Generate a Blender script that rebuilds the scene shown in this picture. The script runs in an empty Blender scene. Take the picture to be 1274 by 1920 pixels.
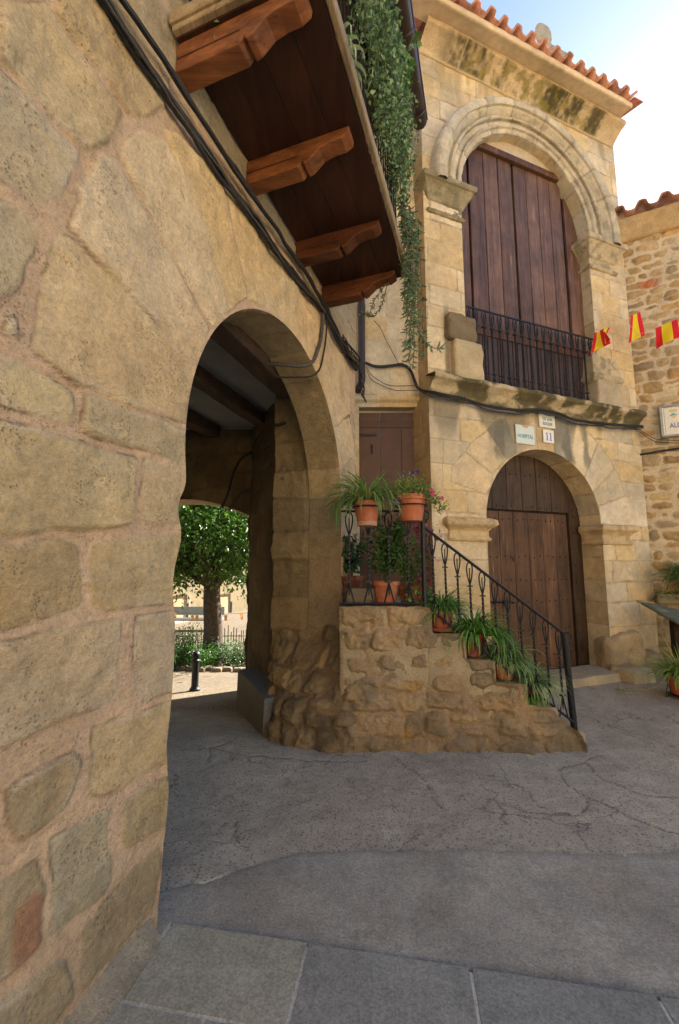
import bpy, math, random
import numpy as np
from mathutils import Vector

# ------------------------------------------------------------------ camera, sky, sun, exposure
scene = bpy.context.scene
EYE = 1.5
cam = bpy.data.cameras.new("Camera")
cam_ob = bpy.data.objects.new("Camera", cam)
scene.collection.objects.link(cam_ob)
cam.sensor_fit = 'HORIZONTAL'; cam.sensor_width = 36.0; cam.lens = 36.0 * 796.0 / 1274.0
cam.clip_start = 0.05; cam.clip_end = 2000
cam_ob.location = (0, 0, EYE)
cam_ob.rotation_euler = (math.radians(90) + math.atan(100 / 796.0), 0, 0)
scene.camera = cam_ob

SUN_AZ = math.radians(45.0)      # to the right of straight ahead (+Y)
SUN_EL = math.radians(35.0)
world = bpy.data.worlds.new("World"); scene.world = world; world.use_nodes = True
wn = world.node_tree.nodes; wl = world.node_tree.links
bg = wn['Background']
sky = wn.new('ShaderNodeTexSky'); sky.sky_type = 'NISHITA'; sky.sun_disc = False
sky.sun_elevation = SUN_EL; sky.sun_rotation = SUN_AZ
sky.air_density = 1.0; sky.dust_density = 0.3; sky.ozone_density = 1.0
wl.new(sky.outputs[0], bg.inputs[0]); bg.inputs[1].default_value = 0.06
sun = bpy.data.lights.new("Sun", 'SUN'); sun.energy = 5.0; sun.angle = math.radians(0.6); sun.color = (1.0, 0.93, 0.82)
sun_ob = bpy.data.objects.new("Sun", sun); scene.collection.objects.link(sun_ob)
sd_ = Vector((math.sin(SUN_AZ) * math.cos(SUN_EL), math.cos(SUN_AZ) * math.cos(SUN_EL), math.sin(SUN_EL)))
sun_ob.rotation_euler = (-sd_).to_track_quat('-Z', 'Y').to_euler(); sun_ob.location = (5, 8, 12)
scene.view_settings.view_transform = 'Standard'; scene.view_settings.look = 'None'
scene.view_settings.exposure = 2.3; scene.view_settings.gamma = 1.0

# ------------------------------------------------------------------ helpers
C = scene.collection
rng = np.random.default_rng(7); random.seed(7)
PI = math.pi
def ss(a, b, x):
    t = np.clip((x - a) / (b - a), 0, 1); return t * t * (3 - 2 * t)
def _h(ix, iy, iz, seed):
    h = (ix.astype(np.int64) * 374761393 + iy.astype(np.int64) * 668265263 + iz.astype(np.int64) * 2147483647 + seed * 974711) & 0xffffffff
    h = ((h ^ (h >> 13)) * 1274126177) & 0xffffffff
    h = ((h ^ (h >> 16)) * 2246822519) & 0xffffffff
    return ((h ^ (h >> 15)) & 0xffffff) / float(0xffffff)
def noise(P, s, seed=0):
    P = np.asarray(P, float) / s
    if P.shape[1] == 2: P = np.c_[P, np.zeros(len(P))]
    f = np.floor(P); i = f.astype(np.int64); t = P - f; t = t * t * (3 - 2 * t)
    r = 0
    for dx in (0, 1):
        wx = t[:, 0] if dx else 1 - t[:, 0]
        for dy in (0, 1):
            wy = t[:, 1] if dy else 1 - t[:, 1]
            for dz in (0, 1):
                wz = t[:, 2] if dz else 1 - t[:, 2]
                r = r + wx * wy * wz * _h(i[:, 0] + dx, i[:, 1] + dy, i[:, 2] + dz, seed)
    return r * 2 - 1
def fbm(P, s, o=4, seed=0):
    r = 0; a = 1; n = 0
    for k in range(o):
        r = r + a * noise(P, s / 2 ** k, seed + k * 17); n += a; a *= .5
    return r / n * 1.5
def tag(o, label, cat, group=None, kind=None):
    o['label'] = label
    if cat: o['category'] = cat
    if group: o['group'] = group
    if kind: o['kind'] = kind
    return o
def empty(name, loc, label, cat, group=None, rz=0):
    o = bpy.data.objects.new(name, None); C.objects.link(o)
    o.location = loc; o.rotation_euler = (0, 0, rz); o.empty_display_size = .2
    return tag(o, label, cat, group)
def link(name, me, parent=None, mat=None):
    o = bpy.data.objects.new(name, me); C.objects.link(o)
    if mat: me.materials.append(mat)
    if parent is not None:
        o.parent = parent
        bpy.context.view_layer.update()
        o.matrix_parent_inverse = parent.matrix_world.inverted()
    return o
def np_mesh(name, V, F, mat=None, parent=None, col=None, smooth=True):
    V = np.asarray(V, float); F = np.asarray(F, int)
    me = bpy.data.meshes.new(name)
    me.vertices.add(len(V)); me.vertices.foreach_set('co', V.ravel())
    k = F.shape[1]
    me.loops.add(F.size); me.loops.foreach_set('vertex_index', F.ravel().astype(np.int32))
    me.polygons.add(len(F)); me.polygons.foreach_set('loop_start', (np.arange(len(F)) * k).astype(np.int32))
    me.update(calc_edges=True)
    if smooth: me.polygons.foreach_set('use_smooth', np.ones(len(F), bool))
    if col is not None:
        a = me.color_attributes.new('Col', 'FLOAT_COLOR', 'POINT')
        c = np.ones((len(V), 4)); c[:, :col.shape[1]] = col
        a.data.foreach_set('color', c.ravel())
    me.validate()
    return link(name, me, parent, mat)
class MB:
    """collects shapes; build() links them as one mesh"""
    def __init__(s): s.v = []; s.f = []; s.c = []; s.col = (1, 1, 1)
    def add(s, vs, fs, col=None):
        b = len(s.v); s.v += [tuple(p) for p in vs]; s.f += [tuple(i + b for i in f) for f in fs]
        s.c += [tuple(col or s.col)] * len(vs)
    def box(s, c, d, ax=((1, 0, 0), (0, 1, 0), (0, 0, 1)), col=None, bev=0.0):
        c = np.array(c, float); ax = [np.array(a, float) for a in ax]; h = [x / 2 for x in d]
        if bev <= 0:
            vs = [c + ax[0] * h[0] * i + ax[1] * h[1] * j + ax[2] * h[2] * k for i in (-1, 1) for j in (-1, 1) for k in (-1, 1)]
            s.add(vs, [(0, 1, 3, 2), (4, 6, 7, 5), (0, 4, 5, 1), (2, 3, 7, 6), (0, 2, 6, 4), (1, 5, 7, 3)], col); return
        vs = []; idx = {}
        for i in (-1, 1):
            for j in (-1, 1):
                for k in (-1, 1):
                    for a in range(3):
                        q = [i * h[0], j * h[1], k * h[2]]
                        for m in range(3):
                            if m != a: q[m] -= math.copysign(min(bev, h[m] * .9), q[m])
                        idx[(i, j, k, a)] = len(vs); vs.append(c + ax[0] * q[0] + ax[1] * q[1] + ax[2] * q[2])
        fs = []
        for a in range(3):
            b, d2 = [m for m in range(3) if m != a]
            for sgn in (-1, 1):
                L = []
                for (p, q) in ((-1, -1), (1, -1), (1, 1), (-1, 1)):
                    t = [0, 0, 0]; t[a] = sgn; t[b] = p; t[d2] = q; L.append(idx[(t[0], t[1], t[2], a)])
                if sgn * (1 if a != 1 else -1) < 0: L = L[::-1]
                fs.append(L)
        for a in range(3):       # edges parallel to axis a
            b, d2 = [m for m in range(3) if m != a]
            for p in (-1, 1):
                for q in (-1, 1):
                    t0 = [0, 0, 0]; t1 = [0, 0, 0]
                    t0[a] = -1; t1[a] = 1; t0[b] = t1[b] = p; t0[d2] = t1[d2] = q
                    fs.append([idx[(*t0, b)], idx[(*t1, b)], idx[(*t1, d2)], idx[(*t0, d2)]])
        for i in (-1, 1):
            for j in (-1, 1):
                for k in (-1, 1): fs.append([idx[(i, j, k, 0)], idx[(i, j, k, 1)], idx[(i, j, k, 2)]])
        s.add(vs, fs, col)
    def tube(s, pts, r, n=8, col=None, twist=0.0, cap=True, flat=1.0):
        pts = [np.array(p, float) for p in pts]; m = len(pts)
        if not hasattr(r, '__len__'): r = [r] * m
        T = [pts[min(i + 1, m - 1)] - pts[max(i - 1, 0)] for i in range(m)]
        T = [t / (np.linalg.norm(t) + 1e-9) for t in T]
        up = np.array([0, 0, 1.]) if abs(T[0][2]) < .9 else np.array([1., 0, 0])
        N = np.cross(T[0], up); N /= np.linalg.norm(N); vs = []; L = 0
        for i in range(m):
            if i: L += np.linalg.norm(pts[i] - pts[i - 1])
            N = N - T[i] * (N @ T[i]); N /= (np.linalg.norm(N) + 1e-9); B = np.cross(T[i], N)
            for k in range(n):
                a = 2 * PI * k / n + twist * L
                vs.append(pts[i] + r[i] * (N * math.cos(a) + B * math.sin(a) * flat))
        fs = [(i * n + k, i * n + (k + 1) % n, (i + 1) * n + (k + 1) % n, (i + 1) * n + k) for i in range(m - 1) for k in range(n)]
        if cap: fs += [tuple(range(n))[::-1], tuple((m - 1) * n + k for k in range(n))]
        s.add(vs, fs, col)
    def lathe(s, c, prof, n=28, col=None):
        c = np.array(c, float); vs = []; m = len(prof)
        for (r, z) in prof:
            for k in range(n):
                a = 2 * PI * k / n; vs.append(c + [r * math.cos(a), r * math.sin(a), z])
        fs = [(i * n + k, i * n + (k + 1) % n, (i + 1) * n + (k + 1) % n, (i + 1) * n + k) for i in range(m - 1) for k in range(n)]
        fs += [tuple(range(n))[::-1], tuple((m - 1) * n + k for k in range(n))]
        s.add(vs, fs, col)
    def build(s, name, mat, parent=None, smooth=False, bevel=0):
        me = bpy.data.meshes.new(name); me.from_pydata(s.v, [], s.f)
        a = me.color_attributes.new('Col', 'FLOAT_COLOR', 'POINT')
        a.data.foreach_set('color', np.c_[np.array(s.c), np.ones(len(s.c))].ravel())
        if smooth:
            me.polygons.foreach_set('use_smooth', np.ones(len(me.polygons), bool))
        me.update()
        o = link(name, me, parent, mat)
        if smooth == 'auto': me.set_sharp_from_angle(angle=math.radians(38))
        if bevel:
            b = o.modifiers.new('bevel', 'BEVEL'); b.width = bevel; b.segments = 2; b.limit_method = 'ANGLE'
        return o

class Plane:
    """vertical plane: origin on the ground, u direction, n towards the viewer's side"""
    def __init__(s, P, ang):
        a = math.radians(ang); s.P = np.array([P[0], P[1], 0.]); s.d = np.array([math.sin(a), math.cos(a), 0]); s.n = np.array([s.d[1], -s.d[0], 0])
    def at(s, u, z, off=0.):
        return s.P + s.d * u + s.n * off + np.array([0, 0, z])
    def pos(s, off=0.):
        return lambda U, Z: s.P + np.outer(U, s.d) + s.n * off + np.outer(Z, [0, 0, 1.])
    def nrm(s): return lambda U, Z: np.tile(s.n, (len(U), 1))
PL = Plane((-.749, 1.972), 19.2)      # arcade wall on the left
PF = Plane((1.099, 5.01), 69.0)       # gate facade
PD = Plane((0.20, 5.25), 90.0)        # small door wall
PS = Plane((0.0, 3.68), 90.0)         # front of the outside stair
PR = Plane((4.66, 6.40), 117.4)       # rubble house on the right
PP = Plane((0.0, 5.70), 90.0)         # far wall of the passage

def hull(pts):
    P = sorted(set(map(tuple, pts)))
    def half(P):
        h = []
        for p in P:
            while len(h) > 1 and (h[-1][0] - h[-2][0]) * (p[1] - h[-2][1]) - (h[-1][1] - h[-2][1]) * (p[0] - h[-2][0]) <= 0: h.pop()
            h.append(p)
        return h
    a = half(P); b = half(P[::-1]); return np.array(a[:-1] + b[:-1])
def poly_sd(H, U, V, k):
    """positive inside the convex hull, corners rounded by k"""
    A = H; B = np.roll(H, -1, 0); E = B - A; ln = np.linalg.norm(E, axis=1) + 1e-9
    nx = -E[:, 1] / ln; ny = E[:, 0] / ln
    d = (U[:, None] - A[:, 0]) * nx + (V[:, None] - A[:, 1]) * ny
    m = d.min(1)
    if k: m = m - np.log(np.exp(-k * (d - m[:, None])).sum(1)) / k
    return m
def layout(u0, u1, v0, v1, hr, wr, jit, gap, seed, split=0.0):
    r = np.random.default_rng(seed); out = []; v = v0
    while v < v1:
        h = r.uniform(*hr); u = u0 - r.uniform(0, wr[1])
        while u < u1:
            w = r.uniform(*wr)
            cells = [(u, v, w, h)]
            if r.random() < split:
                q = r.uniform(.35, .65); cells = [(u, v, w, h * q), (u, v + h * q, w, h * (1 - q))]
            for (a, b, w2, h2) in cells:
                g = gap / 2
                pts = [(a + g, b + g), (a + w2 / 2, b + g), (a + w2 - g, b + g), (a + w2 - g, b + h2 - g), (a + w2 / 2, b + h2 - g), (a + g, b + h2 - g)]
                out.append([(x + r.uniform(-jit, jit), y + r.uniform(-jit, jit)) for x, y in pts])
            u += w
        v += h
    return out
def grp(polys, pal, k=60, avoid=False, clip=None, cols=None, var=.12, bulge=.006):
    return dict(polys=polys, pal=pal, k=k, avoid=avoid, clip=clip, cols=cols, var=var, bulge=bulge)
def stones(U, V, groups, seed):
    r = np.random.default_rng(seed); n = len(U)
    best = np.full(n, -.3); col = np.zeros((n, 3)); bul = np.zeros(n); tu = np.zeros(n)
    for g in groups:
        prev = best.copy()
        for i, p in enumerate(g['polys']):
            H = hull(p); lo = H.min(0) - .25; hi = H.max(0) + .25
            m = np.where((U > lo[0]) & (U < hi[0]) & (V > lo[1]) & (V < hi[1]))[0]
            base = np.array(g['cols'][i] if g['cols'] else g['pal'][r.integers(len(g['pal']))]) * (1 + r.uniform(-g['var'], g['var']))
            b = r.uniform(-g['bulge'], g['bulge']); gx, gy = r.uniform(-.03, .03, 2)
            if not len(m): continue
            s = poly_sd(H, U[m], V[m], g['k'])
            if g['avoid']: s = np.minimum(s, -prev[m] - .006)
            if g['clip'] is not None: s = np.minimum(s, g['clip'](U[m], V[m]))
            w = s > best[m]; mm = m[w]; best[mm] = s[w]; col[mm] = base
            c = H.mean(0); bul[mm] = b; tu[mm] = (U[mm] - c[0]) * gx + (V[mm] - c[1]) * gy
    return best, col, bul, tu
def inside(poly, U, V):
    r = np.zeros(len(U), bool); j = len(poly) - 1
    for i in range(len(poly)):
        xi, yi = poly[i]; xj, yj = poly[j]
        c = ((yi > V) != (yj > V)) & (U < (xj - xi) * (V - yi) / (yj - yi + 1e-12) + xi)
        r ^= c; j = i
    return r
def near(poly, U, V, closed=True):
    bd = np.full(len(U), 1e9); bx = U.copy(); by = V.copy(); n = len(poly)
    for i in range(n if closed else n - 1):
        a = np.array(poly[i]); b = np.array(poly[(i + 1) % n]); e = b - a; L = e @ e + 1e-12
        t = np.clip(((U - a[0]) * e[0] + (V - a[1]) * e[1]) / L, 0, 1)
        x = a[0] + t * e[0]; y = a[1] + t * e[1]; d = np.hypot(U - x, V - y); w = d < bd
        bd[w] = d[w]; bx[w] = x[w]; by[w] = y[w]
    return bd, bx, by
def sheet(name, mat, parent, fpos, fnrm, ur, vr, res, groups=(), holes=(), seed=1, depth=.012, bev=.018, rough=.006, rs=.25,
          fine=.002, warp=.012, mortar=(.4, .3, .2), rim=None, edge=.03, colfn=None, hfn=None, smear=0.0, wscale=.12, edges=(), grow=0.0, crack=.45):
    nu = max(2, int(round((ur[1] - ur[0]) / res)) + 1); nv = max(2, int(round((vr[1] - vr[0]) / res)) + 1)
    gu, gv = np.meshgrid(np.linspace(ur[0], ur[1], nu), np.linspace(vr[0], vr[1], nv), indexing='ij')
    U = gu.ravel(); V = gv.ravel()
    I = np.arange(nu * nv).reshape(nu, nv)
    F = np.stack([I[:-1, :-1], I[1:, :-1], I[1:, 1:], I[:-1, 1:]], -1).reshape(-1, 4)
    ed = np.full(len(U), 1.0)
    for hp in holes:
        hp = np.asarray(hp, float); lo = hp.min(0) - .2; hi = hp.max(0) + .2
        m = np.where((U > lo[0]) & (U < hi[0]) & (V > lo[1]) & (V < hi[1]))[0]
        ins = np.zeros(len(U), bool); ins[m] = inside(hp, U[m], V[m])
        F = F[~ins[F].all(1)]
        used = np.zeros(len(U), bool); used[F.ravel()] = True
        d, x, y = near(hp, U[m], V[m])
        snap = used[m] & (ins[m] | (d < res * .35))
        ms = m[snap]; U = U.copy(); V = V.copy(); U[ms] = x[snap]; V[ms] = y[snap]
        d2 = d.copy(); d2[snap] = 0; ed[m] = np.minimum(ed[m], d2)
        # drop faces that lie across the hole
        cu = U[F].mean(1); cv = V[F].mean(1); F = F[~inside(hp, cu, cv)]
    for axis, val in edges:
        ed = np.minimum(ed, np.abs((U if axis == 'u' else V) - val))
    P0 = fpos(U, V); N0 = fnrm(U, V)
    Wp = np.c_[U, V, np.full(len(U), seed * 3.7)]
    Uw = U + warp * fbm(Wp, wscale, 3, seed) ; Vw = V + warp * fbm(Wp, wscale, 3, seed + 50)
    sd, col, bul, tl = stones(Uw, Vw, groups, seed) if groups else (np.full(len(U), .2), np.tile(mortar, (len(U), 1)), np.zeros(len(U)), np.zeros(len(U)))
    sd = sd + grow
    ins = ss(-.004, bev, sd + smear * fbm(P0, .18, 3, seed + 5))
    cm = ss(-.002, .007, sd + smear * fbm(P0, .18, 3, seed + 5))
    big = fbm(P0, rs, 4, seed + 9)
    h = -depth + ins * (depth + bul + tl * (1 if depth > .006 else .3) + rough * big) + fine * fbm(P0, .03, 2, seed + 3)
    if hfn is not None: h = h + hfn(U, V, P0)
    k = ss(0, edge, ed); h = h * k
    mort = np.array(mortar) * (1 + .10 * fbm(P0, .3, 3, seed + 21))[:, None]
    cc = col * (1 + .16 * fbm(P0, .35, 4, seed + 22) + .10 * fbm(P0, .05, 3, seed + 23))[:, None]
    # warm/cool drift inside a stone
    dr = fbm(P0, .5, 3, seed + 31); cc = cc * np.c_[1 + .05 * dr, np.ones(len(U)), 1 - .08 * dr]
    if rim is not None:
        rm = np.exp(-((sd - .010) / .011) ** 2) * ss(-.1, .6, fbm(P0, .22, 3, seed + 41)) * .55
        cc = cc * (1 - rm[:, None]) + np.array(rim) * rm[:, None]
    c = mort * (1 - cm[:, None]) + cc * cm[:, None]
    if groups:
        ck = np.exp(-((sd - .001) / .0045) ** 2) * ss(-.1, .5, fbm(P0, .14, 3, seed + 55)) * crack; c = c * (1 - ck[:, None]) + np.array([.13, .09, .055]) * ck[:, None]
    if colfn is not None: c = colfn(U, V, P0, c, sd)
    X = P0 + N0 * h[:, None]
    used = np.zeros(len(U), bool); used[F.ravel()] = True; mp = np.cumsum(used) - 1
    col4 = np.c_[np.clip(c, .005, .9), cm]
    return np_mesh(name, X[used], mp[F], mat, parent, col4[used])
def pathfn(path):
    """resample a polyline by length; returns length, point(s), left normal(s)"""
    p = np.asarray(path, float); sl = np.r_[0, np.cumsum(np.linalg.norm(np.diff(p, axis=0), axis=1))]
    def pt(s): return np.c_[np.interp(s, sl, p[:, 0]), np.interp(s, sl, p[:, 1])]
    def nm(s):
        a = pt(np.clip(s - .03, 0, sl[-1])); b = pt(np.clip(s + .03, 0, sl[-1])); t = b - a; t /= np.linalg.norm(t, axis=1)[:, None] + 1e-9
        return np.c_[-t[:, 1], t[:, 0]]
    return sl[-1], pt, nm
def reveal(name, mat, parent, pl, path, w0, w1, res, flip=1, **kw):
    L, pt, nm = pathfn(path)
    def fpos(S, W):
        q = pt(S); return pl.P + np.outer(q[:, 0], pl.d) + np.outer(q[:, 1], [0, 0, 1.]) - np.outer(W, pl.n)
    def fn(S, W):
        q = nm(S) * flip; return np.outer(q[:, 0], pl.d) + np.outer(q[:, 1], [0, 0, 1.])
    return sheet(name, mat, parent, fpos, fn, (0, L), (w0, w1), res, edges=(('v', w0),), **kw)
def moulding(name, mat, parent, plan, prof, res, **kw):
    """profile [(out, z)] carried along a plan polyline [(x, y)]; the right hand side of the walk is outwards"""
    plan = np.asarray(plan, float); prof = np.asarray(prof, float)
    sl = np.r_[0, np.cumsum(np.linalg.norm(np.diff(plan, axis=0), axis=1))]
    pl_ = np.r_[0, np.cumsum(np.linalg.norm(np.diff(prof, axis=0), axis=1))]
    T = np.diff(plan, axis=0); T /= np.linalg.norm(T, axis=1)[:, None]; N = np.c_[T[:, 1], -T[:, 0]]
    M = [N[0]]
    for i in range(1, len(N)):
        b = N[i - 1] + N[i]; b /= np.linalg.norm(b); M.append(b / max(.3, b @ N[i]))
    M.append(N[-1]); M = np.array(M)
    def fpos(S, W):
        x = np.interp(S, sl, plan[:, 0]); y = np.interp(S, sl, plan[:, 1]); mx = np.interp(S, sl, M[:, 0]); my = np.interp(S, sl, M[:, 1])
        o = np.interp(W, pl_, prof[:, 0]); z = np.interp(W, pl_, prof[:, 1])
        return np.c_[x + mx * o, y + my * o, z]
    def fn(S, W):
        a = np.clip(W - .01, 0, pl_[-1]); b = np.clip(W + .01, 0, pl_[-1])
        do = np.interp(b, pl_, prof[:, 0]) - np.interp(a, pl_, prof[:, 0]); dz = np.interp(b, pl_, prof[:, 1]) - np.interp(a, pl_, prof[:, 1])
        q = np.hypot(do, dz) + 1e-9; mx = np.interp(S, sl, M[:, 0]); my = np.interp(S, sl, M[:, 1])
        return np.c_[mx * dz / q, my * dz / q, -do / q]
    return sheet(name, mat, parent, fpos, fn, (0, sl[-1]), (0, pl_[-1]), res, **kw)
def lump(name, mat, parent, c, d, ax=((1, 0, 0), (0, 1, 0), (0, 0, 1)), col=(.5, .4, .25), rnd=.25, amp=.02, sc=.15, seed=3, n=14, box=.8):
    """a weathered stone block: a rounded box with a worn, uneven surface"""
    g = np.linspace(-1, 1, n); vs = []; fs = []
    for a in range(3):
        b, e = [(1, 2), (2, 0), (0, 1)][a]
        for sg in (-1, 1):
            base = sum(len(x) for x in vs); q = np.zeros((n * n, 3)); A, B = np.meshgrid(g, g, indexing='ij')
            q[:, a] = sg; q[:, b] = A.ravel(); q[:, e] = B.ravel(); vs.append(q)
            I = np.arange(n * n).reshape(n, n) + base; f = np.stack([I[:-1, :-1], I[1:, :-1], I[1:, 1:], I[:-1, 1:]], -1).reshape(-1, 4)
            fs.append(f if sg > 0 else f[:, ::-1])
    q = np.concatenate(vs); F = np.concatenate(fs)
    p = 1 / (1 - box + 1e-6) + 1.5
    nn = (np.abs(q) ** p).sum(1) ** (1 / p); q = q / nn[:, None]
    hd = np.array(d) / 2.; A3 = np.array(ax, float)
    X = np.array(c) + (q * hd) @ A3
    N = q / np.linalg.norm(q, axis=1)[:, None] @ A3
    X = X + N * (amp * fbm(X, sc, 4, seed))[:, None]
    cc = np.array(col) * (1 + .18 * fbm(X, .2, 4, seed + 4))[:, None]
    # merge doubled border points
    key = np.round(X, 5); _, i0, inv = np.unique(key, axis=0, return_index=True, return_inverse=True)
    return np_mesh(name, X[i0], inv.ravel()[F], mat, parent, np.c_[cc[i0], np.ones(len(i0))])

# ------------------------------------------------------------------ materials
def mat(name):
    m = bpy.data.materials.new(name); m.use_nodes = True; return m, m.node_tree.nodes, m.node_tree.links, m.node_tree.nodes['Principled BSDF']
def nz(N, scale, detail=5, rough=.6, typ='ShaderNodeTexNoise', L=None, vec=None):
    n = N.new(typ); n.inputs['Scale'].default_value = scale
    if 'Detail' in n.inputs: n.inputs['Detail'].default_value = detail
    if 'Roughness' in n.inputs: n.inputs['Roughness'].default_value = rough
    if vec is not None: L.new(vec, n.inputs['Vector'])
    return n
def ramp(N, L, src, stops):
    r = N.new('ShaderNodeValToRGB'); e = r.color_ramp.elements
    while len(e) < len(stops): e.new(.5)
    for i, (p, c) in enumerate(stops):
        e[i].position = p; e[i].color = (c, c, c, 1) if not hasattr(c, '__len__') else (*c, 1)
    L.new(src, r.inputs[0]); return r
def mix(N, L, typ, fac, a, b):
    m = N.new('ShaderNodeMix'); m.data_type = 'RGBA'; m.blend_type = typ
    for s, i in ((fac, 0), (a, 6), (b, 7)):
        if hasattr(s, 'is_linked') or hasattr(s, 'links'): L.new(s, m.inputs[i])
        elif hasattr(s, '__len__'): m.inputs[i].default_value = (*s, 1)
        else: m.inputs[i].default_value = s
    return m.outputs[2]
def stone_mat(name, pits=1.0, speck=1.0, bump=1.0, scale=1.0, rough=.92, patina=.3):
    m, N, L, B = mat(name)
    tc = N.new('ShaderNodeTexCoord').outputs['Object']
    at = N.new('ShaderNodeAttribute'); at.attribute_name = 'Col'
    n1 = nz(N, 9 * scale, 8, .68, L=L, vec=tc); n2 = nz(N, 60 * scale, 6, .7, L=L, vec=tc); n3 = nz(N, 230 * scale, 3, .7, L=L, vec=tc)
    r1 = ramp(N, L, n1.outputs[0], [(.28, .80), (.5, 1.0), (.74, 1.16)])
    r2 = ramp(N, L, n2.outputs[0], [(.28, .72), (.5, 1.0), (.72, 1.2)])
    c = mix(N, L, 'MULTIPLY', .85, at.outputs[0], r1.outputs[0]); c = mix(N, L, 'MULTIPLY', min(1, .95 * speck), c, r2.outputs[0])
    r3 = ramp(N, L, n3.outputs[0], [(.3, .78), (.5, 1.0), (.72, 1.22)]); c = mix(N, L, 'MULTIPLY', .8 * speck if speck < 1.2 else 1, c, r3.outputs[0])
    # dark pits
    v = N.new('ShaderNodeTexVoronoi'); v.inputs['Scale'].default_value = 75 * scale; L.new(tc, v.inputs['Vector'])
    vm = N.new('ShaderNodeMath'); vm.operation = 'MULTIPLY'
    pr = ramp(N, L, v.outputs['Distance'], [(.0, 1.0), (.22, .9), (.34, 0.0)])
    pm = ramp(N, L, nz(N, 7 * scale, 4, .6, L=L, vec=tc).outputs[0], [(.5, 0.0), (.62, 1.0)])
    L.new(pr.outputs[0], vm.inputs[0]); L.new(pm.outputs[0], vm.inputs[1])
    vg = N.new('ShaderNodeMath'); vg.operation = 'MULTIPLY'; L.new(vm.outputs[0], vg.inputs[0]); vg.inputs[1].default_value = .42 * pits
    c = mix(N, L, 'MIX', vg.outputs[0], c, (.12, .085, .05))
    # grey patina patches
    pa = ramp(N, L, nz(N, 2.1 * scale, 7, .7, L=L, vec=tc).outputs[0], [(.5, 0.0), (.72, patina)])
    c = mix(N, L, 'MIX', pa.outputs[0], c, (.30, .24, .15))
    L.new(c, B.inputs['Base Color']); B.inputs['Roughness'].default_value = rough; B.inputs['Specular IOR Level'].default_value = .2
    h = N.new('ShaderNodeMath'); h.operation = 'MULTIPLY_ADD'; L.new(n2.outputs[0], h.inputs[0]); h.inputs[1].default_value = .6; L.new(n1.outputs[0], h.inputs[2])
    h2 = N.new('ShaderNodeMath'); h2.operation = 'MULTIPLY_ADD'; L.new(n3.outputs[0], h2.inputs[0]); h2.inputs[1].default_value = .28; L.new(h.outputs[0], h2.inputs[2])
    h3 = N.new('ShaderNodeMath'); h3.operation = 'MULTIPLY_ADD'; L.new(vm.outputs[0], h3.inputs[0]); h3.inputs[1].default_value = -.35 * pits; L.new(h2.outputs[0], h3.inputs[2])
    mpc = N.new('ShaderNodeMapping'); mpc.inputs['Rotation'].default_value = (.5, .6, .3); mpc.inputs['Scale'].default_value = (14, 14, 75); L.new(tc, mpc.inputs[0])
    nc = nz(N, 1.6 * scale, 4, .6, L=L, vec=mpc.outputs[0]); hc = N.new('ShaderNodeMath'); hc.operation = 'MULTIPLY_ADD'; L.new(nc.outputs[0], hc.inputs[0]); hc.inputs[1].default_value = .38; L.new(h3.outputs[0], hc.inputs[2]); h3 = hc
    bp = N.new('ShaderNodeBump'); bp.inputs['Strength'].default_value = min(1, 1.0 * bump); bp.inputs['Distance'].default_value = .018 / scale ** .5
    L.new(h3.outputs[0], bp.inputs['Height']); L.new(bp.outputs[0], B.inputs['Normal'])
    return m
def wood_mat(name, base, dark, light, axis='Z', scale=1.0, rough=.6, wear=.0):
    m, N, L, B = mat(name)
    tc = N.new('ShaderNodeTexCoord').outputs['Object']; mp = N.new('ShaderNodeMapping'); L.new(tc, mp.inputs[0])
    s = [18., 18., 18.]; s['XYZ'.index(axis)] = 1.3; mp.inputs['Scale'].default_value = [q * scale for q in s]
    at = N.new('ShaderNodeAttribute'); at.attribute_name = 'Col'
    n1 = nz(N, 1.0, 8, .65, L=L, vec=mp.outputs[0]); n1.inputs['Distortion'].default_value = .8
    n2 = nz(N, 4.5, 5, .7, L=L, vec=mp.outputs[0]); n3 = nz(N, 2.2, 5, .7, L=L, vec=tc)
    r = ramp(N, L, n1.outputs[0], [(.25, dark), (.5, base), (.78, light)])
    r2 = ramp(N, L, n2.outputs[0], [(.3, .62), (.55, 1.05)]); r3 = ramp(N, L, n3.outputs[0], [(.3, .55), (.7, 1.35)])
    c = mix(N, L, 'MULTIPLY', .8, r.outputs[0], r2.outputs[0]); c = mix(N, L, 'MULTIPLY', .9, c, r3.outputs[0]); c = mix(N, L, 'MULTIPLY', 1.0, c, at.outputs[0])
    if wear:
        w = ramp(N, L, n1.outputs[0], [(.62, 0.0), (.72, wear)]); w2 = ramp(N, L, nz(N, 3.0, 3, .5, L=L, vec=tc).outputs[0], [(.5, 0.0), (.62, 1.0)])
        mm = N.new('ShaderNodeMath'); mm.operation = 'MULTIPLY'; L.new(w.outputs[0], mm.inputs[0]); L.new(w2.outputs[0], mm.inputs[1])
        c = mix(N, L, 'MIX', mm.outputs[0], c, (.42, .22, .09))
    L.new(c, B.inputs['Base Color']); B.inputs['Roughness'].default_value = rough; B.inputs['Specular IOR Level'].default_value = .35
    bp = N.new('ShaderNodeBump'); bp.inputs['Strength'].default_value = .5; bp.inputs['Distance'].default_value = .004
    L.new(n2.outputs[0], bp.inputs['Height']); L.new(bp.outputs[0], B.inputs['Normal'])
    return m
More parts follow.
